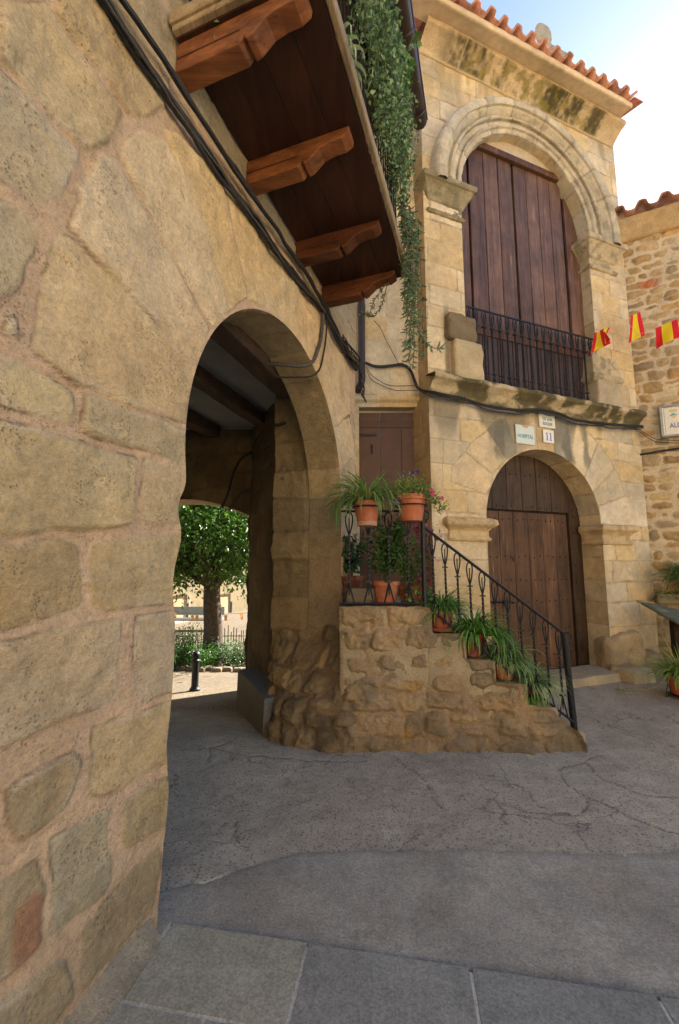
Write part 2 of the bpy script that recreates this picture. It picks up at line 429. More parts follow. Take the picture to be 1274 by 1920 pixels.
def simple(name, col, rough=.7, metal=0, var=.15, scale=20, bump=.2, attr=False, spec=.4, trans=0):
    m, N, L, B = mat(name)
    tc = N.new('ShaderNodeTexCoord').outputs['Object']; n = nz(N, scale, 5, .65, L=L, vec=tc)
    r = ramp(N, L, n.outputs[0], [(.3, 1 - var), (.7, 1 + var)])
    if attr:
        at = N.new('ShaderNodeAttribute'); at.attribute_name = 'Col'; src = mix(N, L, 'MULTIPLY', 1.0, at.outputs[0], col)
    else: src = col
    c = mix(N, L, 'MULTIPLY', 1.0, src, r.outputs[0]); L.new(c, B.inputs['Base Color'])
    B.inputs['Roughness'].default_value = rough; B.inputs['Metallic'].default_value = metal; B.inputs['Specular IOR Level'].default_value = spec
    if bump:
        bp = N.new('ShaderNodeBump'); bp.inputs['Strength'].default_value = bump; bp.inputs['Distance'].default_value = .005
        L.new(n.outputs[0], bp.inputs['Height']); L.new(bp.outputs[0], B.inputs['Normal'])
    if trans:
        tr = N.new('ShaderNodeBsdfTranslucent'); L.new(c, tr.inputs[0]); ms = N.new('ShaderNodeMixShader'); ms.inputs[0].default_value = trans
        L.new(B.outputs[0], ms.inputs[1]); L.new(tr.outputs[0], ms.inputs[2]); L.new(ms.outputs[0], N['Material Output'].inputs[0])
    return m
M = dict(
    stone=stone_mat('sandstone_ashlar', patina=.12),
    smooth=stone_mat('dressed_sandstone', pits=.35, speck=.7, bump=.55),
    rubble=stone_mat('rubble_masonry', pits=.8, bump=1.3),
    plaster=stone_mat('old_plaster', pits=0, speck=.4, bump=.4),
    mossy=stone_mat('mossy_sandstone', pits=.5, bump=1.1),
    gate=wood_mat('old_gate_wood', (.105, .058, .03), (.035, .022, .014), (.17, .095, .05), 'Z', 1.0, .62, wear=.9),
    loft=wood_mat('loft_door_wood', (.135, .072, .042), (.055, .03, .02), (.22, .125, .075), 'Z', 1.0, .42, wear=.8),
    brace=wood_mat('varnished_wood', (.19, .066, .022), (.06, .02, .009), (.32, .12, .04), 'X', .9, .5),
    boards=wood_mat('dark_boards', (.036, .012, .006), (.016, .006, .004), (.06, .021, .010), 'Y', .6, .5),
    beam=wood_mat('old_beam', (.05, .03, .018), (.02, .013, .008), (.09, .055, .03), 'Y', .8, .8),
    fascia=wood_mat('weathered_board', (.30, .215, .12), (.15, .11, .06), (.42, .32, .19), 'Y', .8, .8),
    stick=simple('dry_stick', (.16, .125, .08), .9),
    brown=simple('brown_painted_door', (.085, .038, .022), .5, var=.2, scale=6, attr=True),
    iron=simple('wrought_iron', (.018, .02, .024), .42, .4, var=.4, scale=60, bump=.5),
    cable=simple('black_cable', (.018, .017, .017), .6, var=.5, scale=40, bump=.6, attr=True),
    pipe=simple('brown_metal_pipe', (.05, .036, .034), .35, .3, var=.15, scale=8, bump=.1),
    terra=simple('terracotta', (.36, .115, .055), .8, var=.16, scale=14, bump=.25, attr=True),
    tile=simple('roof_tile_clay', (.42, .22, .15), .9, var=.4, scale=9, bump=.6, attr=True),
    leaf=simple('leaf', (1, 1, 1), .42, var=.22, scale=30, bump=0, attr=True, spec=.45, trans=.28),
    petal=simple('petal', (1, 1, 1), .6, var=.1, scale=40, bump=0, attr=True, trans=.3),
    flag=simple('flag_cloth', (1, 1, 1), .7, var=.04, scale=60, bump=.1, attr=True, trans=.35),
    bark=simple('bark', (.075, .052, .036), .95, var=.5, scale=16, bump=1.0),
    soil=simple('soil', (.045, .03, .02), 1.0, var=.4, scale=60, bump=.8),
    white=simple('glazed_panel', (.72, .70, .62), .35, var=.08, scale=20, bump=.05, attr=True),
    ink=simple('painted_lettering', (.10, .14, .25), .5, var=.1, bump=0, attr=True),
    zinc=simple('grey_metal_frame', (.28, .30, .28), .5, .3, var=.2, scale=20),
    lime=simple('lime_washed_ceiling', (.20, .21, .21), .95, var=.12, scale=3, bump=.4),  # grey lowered, the passage shade is put into the ceiling colour
    stain=simple('table_paint', (.11, .125, .10), .7, var=.35, scale=12, bump=.3, attr=True),
)

# ------------------------------------------------------------------ ground
def ground_z(x, y):
    a = ss(.1, -.5, x) if True else 0
    d = np.minimum(.115 * np.maximum(0, y - 3.95), .78)
    far = ss(60, 200, np.hypot(x, y)) * 0
    return -d * a - far
CRACKS = [[(1.00, 2.95), (1.12, 2.84), (1.20, 2.80), (1.33, 2.80), (1.42, 2.78), (1.52, 2.86), (1.62, 2.97), (1.72, 2.84)], [(1.62, 3.32), (1.56, 3.16), (1.60, 3.02), (1.66, 2.92), (1.72, 2.80), (1.80, 2.68), (1.88, 2.62), (1.98, 2.58), (2.15, 2.56), (2.45, 2.57)],
          [(1.62, 3.32), (1.75, 3.42), (1.9, 3.5), (2.1, 3.62)], [(.42, 3.58), (.5, 3.4), (.58, 3.3), (.62, 3.18), (.6, 3.0), (.66, 2.86)], [(1.0, 2.95), (1.02, 2.82), (.98, 2.7)],
          [(-.62, 2.72), (-.58, 2.62), (-.52, 2.55)], [(2.35, 4.7), (2.5, 4.5), (2.55, 4.2), (2.7, 4.0), (2.8, 3.7), (2.95, 3.6), (3.3, 3.62), (3.8, 3.5)], [(2.8, 3.7), (2.75, 3.4), (2.9, 3.1), (2.8, 2.8), (2.95, 2.5)], [(1.9, 3.5), (1.85, 3.2), (2.0, 3.0), (2.4, 2.95)],
          [(-1.2, 4.35), (-.95, 4.2), (-.7, 4.12)], [(-1.3, 3.7), (-1.0, 3.72), (-.8, 3.6), (-.3, 3.5), (.2, 3.5)], [(-.9, 3.95), (-1.05, 3.7), (-1.0, 3.5)]]
def ground_col(U, V, P, c, sd):
    warm = ss(2.2, 4.4, U + .3 * V - .6 + .5 * fbm(P, 1.0, 3, 5))
    base = np.array([.42, .388, .315])[None] * (1 - warm[:, None]) + np.array([.42, .365, .285])[None] * warm[:, None]
    base = base * (1 + .16 * fbm(P, .7, 4, 4) + .10 * fbm(P, .12, 3, 6))[:, None]
    pk = ss(.05, .5, fbm(P, .6, 3, 61)) * .25; base = base * (1 - pk[:, None]) + np.array([.28, .225, .175]) * pk[:, None]
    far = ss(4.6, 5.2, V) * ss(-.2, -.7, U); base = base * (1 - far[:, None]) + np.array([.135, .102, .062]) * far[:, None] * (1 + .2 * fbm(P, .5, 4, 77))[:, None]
    out = ss(6, 14, np.hypot(U, V - 3)); base = base * (1 - (out * ss(4, 0, V))[:, None]) + np.array([.42, .34, .24]) * (out * ss(4, 0, V))[:, None]  # unseen ground behind the camera tinted warm to bounce light
    Uw = U + .022 * fbm(P, .12, 3, 71); Vw = V + .022 * fbm(P, .12, 3, 72)
    k = np.zeros(len(U))
    for cr in CRACKS:
        cr = np.array(cr); m = (U > cr[:, 0].min() - .1) & (U < cr[:, 0].max() + .1) & (V > cr[:, 1].min() - .1) & (V < cr[:, 1].max() + .1)
        if m.any():
            d, _, _ = near(cr, Uw[m], Vw[m], False); k[m] = np.maximum(k[m], 1 - ss(.001, .011, d))
    return base * (1 - .5 * k[:, None])
def ground_h(U, V, P):
    Uw = U + .022 * fbm(P, .12, 3, 71); Vw = V + .022 * fbm(P, .12, 3, 72); k = np.zeros(len(U))
    for cr in CRACKS:
        cr = np.array(cr); m = (U > cr[:, 0].min() - .1) & (U < cr[:, 0].max() + .1) & (V > cr[:, 1].min() - .1) & (V < cr[:, 1].max() + .1)
        if m.any():
            d, _, _ = near(cr, Uw[m], Vw[m], False); k[m] = np.maximum(k[m], 1 - ss(.0, .014, d))
    return -.006 * k + .008 * fbm(P, .6, 3, 81) + .0025 * fbm(P, .05, 3, 82)
def make_ground_mat():
    m, N, L, B = mat('rough_concrete')
    tc = N.new('ShaderNodeTexCoord').outputs['Object']; at = N.new('ShaderNodeAttribute'); at.attribute_name = 'Col'
    n1 = nz(N, 7, 8, .7, L=L, vec=tc); n2 = nz(N, 120, 5, .7, L=L, vec=tc)
    c = mix(N, L, 'MULTIPLY', .8, at.outputs[0], ramp(N, L, n1.outputs[0], [(.3, .8), (.7, 1.2)]).outputs[0])
    c = mix(N, L, 'MULTIPLY', .8, c, ramp(N, L, n2.outputs[0], [(.3, .65), (.7, 1.35)]).outputs[0])
    h = None
    for sc, thr, am in ((44, .40, .55), (85, .44, .7)):
        v = N.new('ShaderNodeTexVoronoi'); v.inputs['Scale'].default_value = sc; L.new(tc, v.inputs['Vector'])
        sel = N.new('ShaderNodeSeparateColor'); L.new(v.outputs['Color'], sel.inputs[0])
        s1 = ramp(N, L, v.outputs['Distance'], [(thr * .6, 1.0), (thr, 0.0)]); s2 = ramp(N, L, sel.outputs[0], [(.42, 0.0), (.47, am)])
        mm = N.new('ShaderNodeMath'); mm.operation = 'MULTIPLY'; L.new(s1.outputs[0], mm.inputs[0]); L.new(s2.outputs[0], mm.inputs[1])
        pc = N.new('ShaderNodeValToRGB'); e = pc.color_ramp.elements; pc.color_ramp.interpolation = 'CONSTANT'
        for i, cc in enumerate([(.07, .06, .062), (.13, .11, .10), (.42, .38, .33), (.10, .095, .11), (.26, .14, .09), (.52, .48, .42)]):
            if i < 2: e[i].position = i * .22
            else: e.new(.1 + i * .15)
            e[i].color = (*cc, 1)
        L.new(sel.outputs[1], pc.inputs[0]); c = mix(N, L, 'MIX', mm.outputs[0], c, pc.outputs[0])
        h = mm if h is None else h
    # hairline cracks
    nw = nz(N, 3.0, 4, .6, L=L, vec=tc); vm_ = N.new('ShaderNodeVectorMath'); vm_.operation = 'MULTIPLY_ADD'; L.new(nw.outputs['Color'], vm_.inputs[0]); vm_.inputs[1].default_value = (.5, .5, .5); L.new(tc, vm_.inputs[2])
    ve = N.new('ShaderNodeTexVoronoi'); ve.feature = 'DISTANCE_TO_EDGE'; ve.inputs['Scale'].default_value = 1.3; L.new(vm_.outputs[0], ve.inputs['Vector'])
    e1 = ramp(N, L, ve.outputs['Distance'], [(0, 1.0), (.006, .5), (.012, 0.0)]); e2 = ramp(N, L, nz(N, 1.1, 3, .5, L=L, vec=tc).outputs[0], [(.47, 0.0), (.56, .65)])
    em = N.new('ShaderNodeMath'); em.operation = 'MULTIPLY'; L.new(e1.outputs[0], em.inputs[0]); L.new(e2.outputs[0], em.inputs[1]); c = mix(N, L, 'MIX', em.outputs[0], c, (.05, .042, .035))
    L.new(c, B.inputs['Base Color']); B.inputs['Roughness'].default_value = .85; B.inputs['Specular IOR Level'].default_value = .3
    ad = N.new('ShaderNodeMath'); ad.operation = 'MULTIPLY_ADD'; L.new(h.outputs[0], ad.inputs[0]); ad.inputs[1].default_value = .5; L.new(n2.outputs[0], ad.inputs[2])
    bp = N.new('ShaderNodeBump'); bp.inputs['Strength'].default_value = .6; bp.inputs['Distance'].default_value = .006; L.new(ad.outputs[0], bp.inputs['Height']); L.new(bp.outputs[0], B.inputs['Normal'])
    return m
M['ground'] = make_ground_mat()
gpos = lambda U, V: np.c_[U, V, ground_z(U, V)]
gn = lambda U, V: np.tile([0, 0, 1.], (len(U), 1))
# fine part in view, coarse skirt out to the horizon, stitched on one graded grid
xs = np.r_[-900, -300, -100, -40, -20, np.arange(-12, -2.4, .4), np.arange(-2.4, 4.4, .016), np.arange(4.4, 12, .4), 20, 40, 100, 300, 900]
ys = np.r_[-900, -300, -100, -40, -20, -10, -5, -2, -1, 0, .6, 1.2, 1.8, np.arange(2.2, 5.6, .016), np.arange(5.6, 14, .25), 16, 20, 30, 60, 120, 300, 900]
gu, gv = np.meshgrid(xs, ys, indexing='ij'); U = gu.ravel(); V = gv.ravel(); P0 = gpos(U, V)
Pn = P0.copy(); I = np.arange(len(U)).reshape(gu.shape)
F = np.stack([I[:-1, :-1], I[1:, :-1], I[1:, 1:], I[:-1, 1:]], -1).reshape(-1, 4)
nearm = (U > -2.5) & (U < 4.5) & (V > 2.1) & (V < 5.7)
hh = np.where(nearm, ground_h(U, V, P0), 0.0); hh = np.where((V < 2.40 - np.clip(-.2 - U, 0, 1) * .42) & (U < 7), -.012, hh)
P0[:, 2] += hh
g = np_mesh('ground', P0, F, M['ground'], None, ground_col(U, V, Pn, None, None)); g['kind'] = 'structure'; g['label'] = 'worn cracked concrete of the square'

def make_cement():
    m, N, L, B = mat('smooth_cement')
    tc = N.new('ShaderNodeTexCoord').outputs['Object']; at = N.new('ShaderNodeAttribute'); at.attribute_name = 'Col'
    n1 = nz(N, 3.2, 8, .72, L=L, vec=tc); n2 = nz(N, 95, 6, .8, L=L, vec=tc); n3 = nz(N, 24, 4, .6, L=L, vec=tc)
    c = mix(N, L, 'MULTIPLY', 1, at.outputs[0], ramp(N, L, n1.outputs[0], [(.3, .78), (.7, 1.2)]).outputs[0])
    c = mix(N, L, 'MULTIPLY', .8, c, ramp(N, L, n2.outputs[0], [(.34, .5), (.66, 1.5)]).outputs[0])
    c = mix(N, L, 'MULTIPLY', .6, c, ramp(N, L, n3.outputs[0], [(.3, .85), (.7, 1.15)]).outputs[0])
    L.new(c, B.inputs['Base Color']); B.inputs['Roughness'].default_value = .78; B.inputs['Specular IOR Level'].default_value = .35
    bp = N.new('ShaderNodeBump'); bp.inputs['Strength'].default_value = .5; bp.inputs['Distance'].default_value = .004; L.new(n2.outputs[0], bp.inputs['Height']); L.new(bp.outputs[0], B.inputs['Normal'])
    return m
M['cement'] = make_cement()
# slab line: from (-.70,1.985) to (1.17,1.67)
def slab_y(x): return 1.985 - (x + .70) * .1695
def strip_back(x): return 2.43 + .012 * np.sin(x * 3) - np.clip(-.2 - x, 0, 1) * .42
def cpos(U, V):     # V 0..1 between the slab line and the rough concrete
    y0 = slab_y(U) - .05; y1 = strip_back(U) + .012 * fbm(np.c_[U, U * 0], .12, 4, 3)
    return np.c_[U, y0 + (y1 - y0) * V, np.full(len(U), .004)]
def ccol(U, V, P, c, sd):
    b = np.array([.345, .332, .292])[None] * (1 + .14 * fbm(P, .5, 4, 14))[:, None]
    e = ss(.93, 1.0, V) * .25; b = b * (1 - e[:, None]); e = ss(.16, .03, V + .05 * fbm(P, .08, 3, 4)) * .6; b = b * (1 - e[:, None]) + np.array([.17, .14, .10]) * e[:, None]; k = ss(.15, .6, fbm(P, .45, 4, 24)) * .3; return b * (1 - k[:, None]) + np.array([.26, .22, .17]) * k[:, None]
o = sheet('cement_strip', M['cement'], None, cpos, gn, (-1.2, 7.5), (0, 1), .03, colfn=ccol, depth=0, fine=.0012, hfn=lambda U, V, P: .0)
o['kind'] = 'structure'; o['label'] = 'smooth blue grey cement strip across the square'
# raised-edge paving slabs
mb = MB(); r_ = random.Random(3)
dx, dy = .9859, -.1671      # along the line
nx_, ny_ = -.150, -.9887    # towards the camera
joint = MB(); joint.col = (.30, .30, .28)
def slab(u0, u1, v0, v1, col):
    g_ = .005; pts = []; col = tuple(c_ * 1.14 for c_ in col)
    for (a, b) in ((u0 + g_, v0 + g_), (u1 - g_, v0 + g_), (u1 - g_, v1 - g_), (u0 + g_, v1 - g_)):
        x = -.70 + dx * a + nx_ * b; y = 1.985 + dy * a + ny_ * b; pts.append((x, y))
    b_ = .004; cx = sum(p[0] for p in pts) / 4; cy = sum(p[1] for p in pts) / 4
    top = [(p[0] + (cx - p[0]) * .008, p[1] + (cy - p[1]) * .008, .015) for p in pts]; mid = [(p[0], p[1], .011) for p in pts]; bot = [(p[0], p[1], -.02) for p in pts]
    mb.add(top + mid + bot, [(0, 1, 2, 3)] + [(i, (i + 1) % 4, 4 + (i + 1) % 4, 4 + i)[::-1] for i in range(4)] + [(4 + i, 4 + (i + 1) % 4, 8 + (i + 1) % 4, 8 + i)[::-1] for i in range(4)], col)
edges0 = [-.55, .585, 1.205, 1.83, 2.45, 3.1, 3.8, 4.6, 5.4, 6.3]
sc_ = [(.30, .295, .24), (.235, .240, .225), (.215, .222, .215), (.225, .235, .225), (.24, .24, .225), (.215, .218, .21), (.235, .240, .23), (.215, .218, .21), (.235, .240, .23)]
slab(-.0, .585, 0, .335, (.30, .295, .24)); slab(-.9, .0, 0.0, .335, (.30, .29, .24))
for i in range(1, len(edges0) - 1): slab(edges0[i], edges0[i + 1], 0, .62, sc_[i])
for row in range(6):
    v0 = .62 * (row + 1) if row else .62; off = r_.uniform(-.3, .3)
    for i in range(-2, 9): slab(.62 * i + off + .3, .62 * (i + 1) + off + .3, v0, v0 + .62, sc_[r_.randrange(9)])
slab(-.9, .31, .335, .62, (.29, .285, .24)); slab(.31, .585, .335, .62, (.25, .25, .235))
o = mb.build('stone_paving', M['cement']); o['kind'] = 'structure'; o['label'] = 'large blue grey stone paving slabs'
jb = MB(); q = [(-1.6, 2.115), (6.5, .745), (5.6, -2.6), (-1.9, -2.6)]
jb.add([(x, y, .0120) for x, y in q], [(0, 1, 2, 3)], (.50, .50, .46)); o = jb.build('paving_joints', M['cement']); o['kind'] = 'structure'

# ------------------------------------------------------------------ the arcade house on the left
STONE_L = [(.50, .38, .22), (.46, .36, .215), (.53, .395, .22), (.48, .385, .24), (.44, .34, .20), (.52, .405, .25)]
MORT_L = (.63, .45, .29)
house = empty('stone_house', PL.at(1.2, 0), 'old sandstone house on the left with a round arch passage under a wooden balcony', 'house')
KP = {
'v0':[(-0.72,2.19),(-0.70,2.59),(-0.67,2.65),(-0.64,2.67),(-0.42,2.64),(-0.13,2.53),(0.07,2.48),(0.03,2.19),(-0.19,2.15),(-0.36,2.16),(-0.59,2.15)],
'v1':[(-0.64,2.69),(-0.61,2.78),(-0.56,3.04),(-0.51,3.13),(-0.47,3.15),(-0.28,3.04),(-0.06,2.9),(0.18,2.76),(0.07,2.5),(-0.13,2.555),(-0.43,2.665)],
'v2':[(-0.46,3.18),(-0.44,3.25),(-0.36,3.39),(-0.25,3.46),(-0.2,3.5),(-0.04,3.41),(0.15,3.23),(0.35,2.98),(0.2,2.78),(-0.06,2.92),(-0.28,3.06)],
'v3':[(-0.22,3.54),(-0.15,3.62),(-.02,3.63),(0.22,3.70),(0.34,3.53),(0.54,3.17),(0.36,2.99),(0.15,3.24),(-0.04,3.43)],
'v4':[(0.24,3.72),(0.55,3.74),(0.61,3.7),(0.68,3.56),(0.75,3.33),(0.72,3.22),(0.56,3.17),(0.36,3.55)],
'v5':[(0.62,3.74),(0.90,3.76),(0.97,3.7),(1.02,3.5),(1.02,3.27),(0.76,3.24)],
'v6':[(0.95,3.76),(1.2,3.77),(1.27,3.73),(1.33,3.54),(1.34,3.27),(1.035,3.27),(1.02,3.6)],
'v7':[(1.24,3.78),(1.5,3.8),(1.62,3.75),(1.72,3.58),(1.62,3.2),(1.355,3.26),(1.34,3.54)],
'v8':[(1.6,3.8),(1.9,3.8),(2.08,3.72),(2.16,3.39),(1.9,3.0),(1.64,3.19),(1.73,3.55)],
'v9':[(1.98,3.8),(2.33,3.8),(2.6,3.54),(2.62,3.14),(2.09,2.8),(1.92,2.98),(2.18,3.38)],
'v10':[(2.1,2.79),(2.62,3.11),(2.83,2.75),(2.32,2.45),(2.2,2.5)],
'a0':[(-0.92,3.23),(-0.79,3.42),(-0.76,3.37),(-0.45,3.37),(-0.52,3.16),(-0.6,3.04),(-0.73,3.07),(-0.9,3.06)],
'a1':[(-0.75,3.43),(-0.74,3.7),(-0.55,3.9),(-0.2,3.9),(-0.22,3.66),(-0.35,3.47),(-0.42,3.4)],
'a2':[(-0.92,3.03),(-0.76,3.02),(-0.62,3.0),(-0.64,2.9),(-0.68,2.77),(-0.76,2.68),(-0.9,2.68)],
'a3':[(-0.94,2.6),(-0.86,2.62),(-0.75,2.63),(-0.74,2.6),(-0.76,2.5),(-0.78,2.35),(-0.83,2.28),(-0.93,2.25)],
'a4':[(-0.81,2.245),(-0.765,2.265),(-0.755,2.2),(-0.80,2.19)],
'a5':[(-1.05,2.19),(-0.86,2.22),(-0.85,2.17),(-0.86,2.14),(-1.05,2.1)],
'b0':[(-0.8,2.13),(-0.72,2.14),(-0.59,2.12),(-0.57,2.10),(-0.56,1.98),(-0.7,1.98),(-0.8,1.97),(-0.82,2.07)],
'b00':[(-1.15,2.06),(-0.84,2.10),(-0.84,1.97),(-1.15,1.94)],
'b1':[(-0.53,2.12),(-0.36,2.12),(-0.19,2.12),(0.1,2.16),(0.1,1.985),(-0.03,1.985),(-0.28,1.98),(-0.43,1.97),(-0.53,1.98)],
'c0':[(-1.15,1.9),(-0.8,1.935),(-0.69,1.945),(-0.55,1.94),(-0.42,1.94),(-0.27,1.94),(-0.27,1.66),(-0.42,1.62),(-0.77,1.6),(-1.15,1.57)],
'c1':[(-0.23,1.945),(0.1,1.96),(0.1,1.69),(-0.02,1.68),(-0.23,1.68)],
'd0':[(-1.15,1.55),(-0.76,1.575),(-0.53,1.59),(-0.49,1.57),(-0.47,1.37),(-0.5,1.34),(-0.74,1.31),(-1.15,1.3)],
'd1':[(-0.445,1.59),(0.1,1.655),(0.1,1.52),(0.1,1.33),(-0.37,1.325),(-0.435,1.35)],
'e0':[(-1.15,1.27),(-0.74,1.275),(-0.29,1.29),(-0.29,1.17),(-0.29,0.99),(-0.34,0.98),(-0.58,0.97),(-0.71,0.97),(-1.15,0.97)],
'e1':[(-0.22,1.29),(0.1,1.3),(0.1,0.94),(-0.17,0.95),(-0.22,1.1)],
'f0':[(-1.1,0.94),(-0.72,0.92),(-0.72,0.86),(-1.1,0.8)],
'f1':[(-0.40,0.92),(0.1,0.9),(0.1,0.64),(-0.32,0.66),(-0.38,0.69)],
'f2':[(-0.67,0.85),(-0.47,0.87),(-0.43,0.82),(-0.48,0.7),(-0.62,0.68),(-0.66,0.74)],
'g1':[(-0.245,0.615),(0.1,0.58),(0.1,0.38),(-0.2,0.41),(-0.24,0.45)],
'g0':[(-0.52,0.63),(-0.3,0.62),(-0.28,0.38),(-0.31,0.33),(-0.51,0.34)],
'h0':[(-1.1,0.65),(-0.56,0.585),(-0.545,0.53),(-0.54,0.36),(-0.65,0.345),(-1.1,0.42)],
'h1':[(-0.4,0.29),(-0.26,0.31),(-0.02,0.34),(0.0,0.27),(-0.04,0.10),(-0.39,0.09)],
'i0':[(-0.95,0.36),(-0.65,0.3),(-0.48,0.26),(-0.44,0.2),(-0.42,0.1),(-0.51,0.08),(-0.9,0.08)],
}
cols = {'v0':(0.529,0.415,0.255),'v1':(0.564,0.450,0.295),'v2':(0.564,0.444,0.278),'v3':(0.564,0.421,0.227),'v4':(0.575,0.433,0.238),'v5':(0.587,0.444,0.255),'v6':(0.564,0.421,0.238),'v7':(0.575,0.433,0.261),'v8':(0.587,0.444,0.272),'v9':(0.610,0.467,0.295),'v10':(0.598,0.467,0.295),
 'a0':(0.494,0.386,0.227),'a1':(0.517,0.386,0.215),'a2':(0.459,0.375,0.244),'a3':(0.471,0.386,0.249),'a4':(0.552,0.444,0.306),'a5':(0.506,0.409,0.261),'b0':(0.517,0.421,0.249),'b00':(0.517,0.421,0.261),'b1':(0.459,0.375,0.238),'c0':(0.482,0.392,0.238),'c1':(0.517,0.409,0.255),
 'd0':(0.436,0.340,0.198),'d1':(0.459,0.363,0.215),'e0':(0.506,0.409,0.272),'e1':(0.494,0.398,0.267),'f0':(0.448,0.351,0.215),'f1':(0.471,0.363,0.209),'f2':(0.366,0.288,0.175),'g1':(0.390,0.305,0.181),'g0':(0.424,0.363,0.244),'h0':(0.390,0.305,0.181),'h1':(0.366,0.293,0.181),'i0':(0.378,0.305,0.187)}
cols = {k_: (min(.70, v_[0] * 1.18), v_[1] * 1.15, v_[2] * 1.10) for k_, v_ in cols.items()}
names = list(KP)
gL = [grp([KP[n] for n in names], None, k=190, cols=[cols[n] for n in names], var=.03, bulge=.006),
      grp(layout(-3.2, 3.2, 3.86, 6.9, (.26, .34), (.45, .8), .006, .012, 5), STONE_L, k=80, avoid=True),
      grp(layout(2.0, 3.2, .9, 3.2, (.27, .33), (.3, .55), .004, .006, 6), [(.50, .39, .25), (.48, .38, .24)], k=110, avoid=True, clip=lambda U, V: np.minimum(U - 2.2, 3.2 - V), bulge=.002),
      grp(layout(-3.4, -.9, -.1, 3.9, (.25, .36), (.45, .8), .02, .03, 8), STONE_L, k=60, avoid=True, clip=lambda U, V: -.97 - U)]
def arc(cx, cz, rx, rz, n, a0=PI, a1=0): return [(cx + rx * math.cos(a0 + (a1 - a0) * i / n), cz + rz * math.sin(a0 + (a1 - a0) * i / n)) for i in range(n + 1)]
JZ = [(-.3, -.02), (0, -.02), (.15, -.015), (.4, .008), (.55, .014), (.66, -.008), (.75, -.012), (.9, .004), (1.05, .014), (1.2, .008), (1.3, -.004), (1.43, -.024), (1.54, .0), (1.63, .026), (1.70, .008), (1.76, -.026), (1.81, -.012), (1.87, .034), (1.95, .032), (2.05, .02), (2.13, .015)]
zz = np.linspace(-.3, 2.1, 60); jt = np.array(JZ); ju = np.interp(zz, jt[:, 0], jt[:, 1])
ju = np.convolve(np.r_[ju[0], ju, ju[-1]], [.25, .5, .25], 'valid') + .004 * fbm(np.c_[zz, zz * 0], .1, 3, 2)
ARCH_L = list(zip(ju, zz)) + arc(1.17, 2.13, 1.155, 1.155, 48) + [(2.325, z) for z in np.linspace(2.1, -.3, 20)]
def lh(U, V, P):     # the foot of the wall bellies out a little; a rough patch high on the left
    return .035 * ss(.9, .0, V) * ss(.1, -.5, U) + .018 * fbm(P, .16, 4, 91) * ss(2.5, 2.9, V) * ss(-.45, -.62, U) + .006 * fbm(P * [1, 1, 3], .12, 4, 92)
def lcol(U, V, P, c, sd):
    # brick-red patch in the lowest courses, dark grime at the foot
    d = np.hypot((U + .585) / .05, (V - .42) / .10); k = ss(1.2, .6, d + .3 * fbm(P, .08, 3, 4)) * .6
    c = c * (1 - k[:, None]) + np.array([.34, .11, .06]) * k[:, None]
    g = ss(.55, -.05, V + .15 * fbm(P, .4, 3, 8)) * .38; c = c * (1 - g[:, None]) + np.array([.22, .17, .11]) * g[:, None]
    w = ss(.35, .7, fbm(P * [1, 1, .35], .3, 4, 15)) * ss(2.7, 3.6, V) * .3; c = c * (1 - w[:, None]) + np.array([.34, .21, .10]) * w[:, None]
    return c
sheet('wall', M['stone'], house, PL.pos(), PL.nrm(), (-1.6, 2.85), (-.15, 4.35), .0085, gL, [ARCH_L], seed=11, depth=.010, bev=.016, rough=.012, fine=.0034, warp=.012, grow=.002, mortar=MORT_L, rim=(.66, .56, .43), colfn=lcol, hfn=lh, smear=.010, edge=.022, crack=.65)
mb = MB(); mb.col = (.40, .31, .18)
for u0, u1, z0, z1 in ((-3.2, 2.85, 4.35, 7.15), (-3.2, -1.6, -.15, 4.35)):
    a, b = PL.at(u0, z0), PL.at(u1, z0); mb.add([a, b, PL.at(u1, z1), PL.at(u0, z1)], [(0, 1, 2, 3)])
# back of the house, closing it to the light
a = [PL.at(-3.2, 4.35, -4.6), PL.at(2.85, 4.35, -4.6), PL.at(2.85, 4.35, 0), PL.at(-3.2, 4.35, 0)]
mb.add([a[0], a[1], PL.at(2.85, 7.15, -4.6), PL.at(-3.2, 7.15, -4.6)], [(0, 1, 2, 3)]); mb.build('upper_wall', M['stone'], house)
SM = dict(depth=.004, bev=.012, rough=.005, fine=.0016, warp=.006)
gR = grp([[(s, 0.0 - .05), (s + l - .006, -.05), (s + l - .006, .9), (s, .9)] for s, l in zip(np.cumsum([0] + [.30, .26, .33, .28, .31, .29, .34, .3, .27, .33, .3, .31, .29, .34, .28, .32, .3, .3, .3, .3, .3, .3][:-1]), [.30, .26, .33, .28, .31, .29, .34, .3, .27, .33, .3, .31, .29, .34, .28, .32, .3, .3, .3, .3, .3, .3])], [(.36, .275, .155), (.34, .26, .15), (.39, .30, .17), (.31, .235, .135)], k=110, bulge=.006)  # reveal stones darkened, shade under the arch put into their colour
reveal('arch_reveal', M['stone'], house, PL, ARCH_L, 0, .34, .014, flip=-1, groups=[gR], seed=21, mortar=(.30, .22, .13), edge=.02, rim=None, hfn=lambda U, V, P: .006 * fbm(P, .1, 4, 5), **SM)
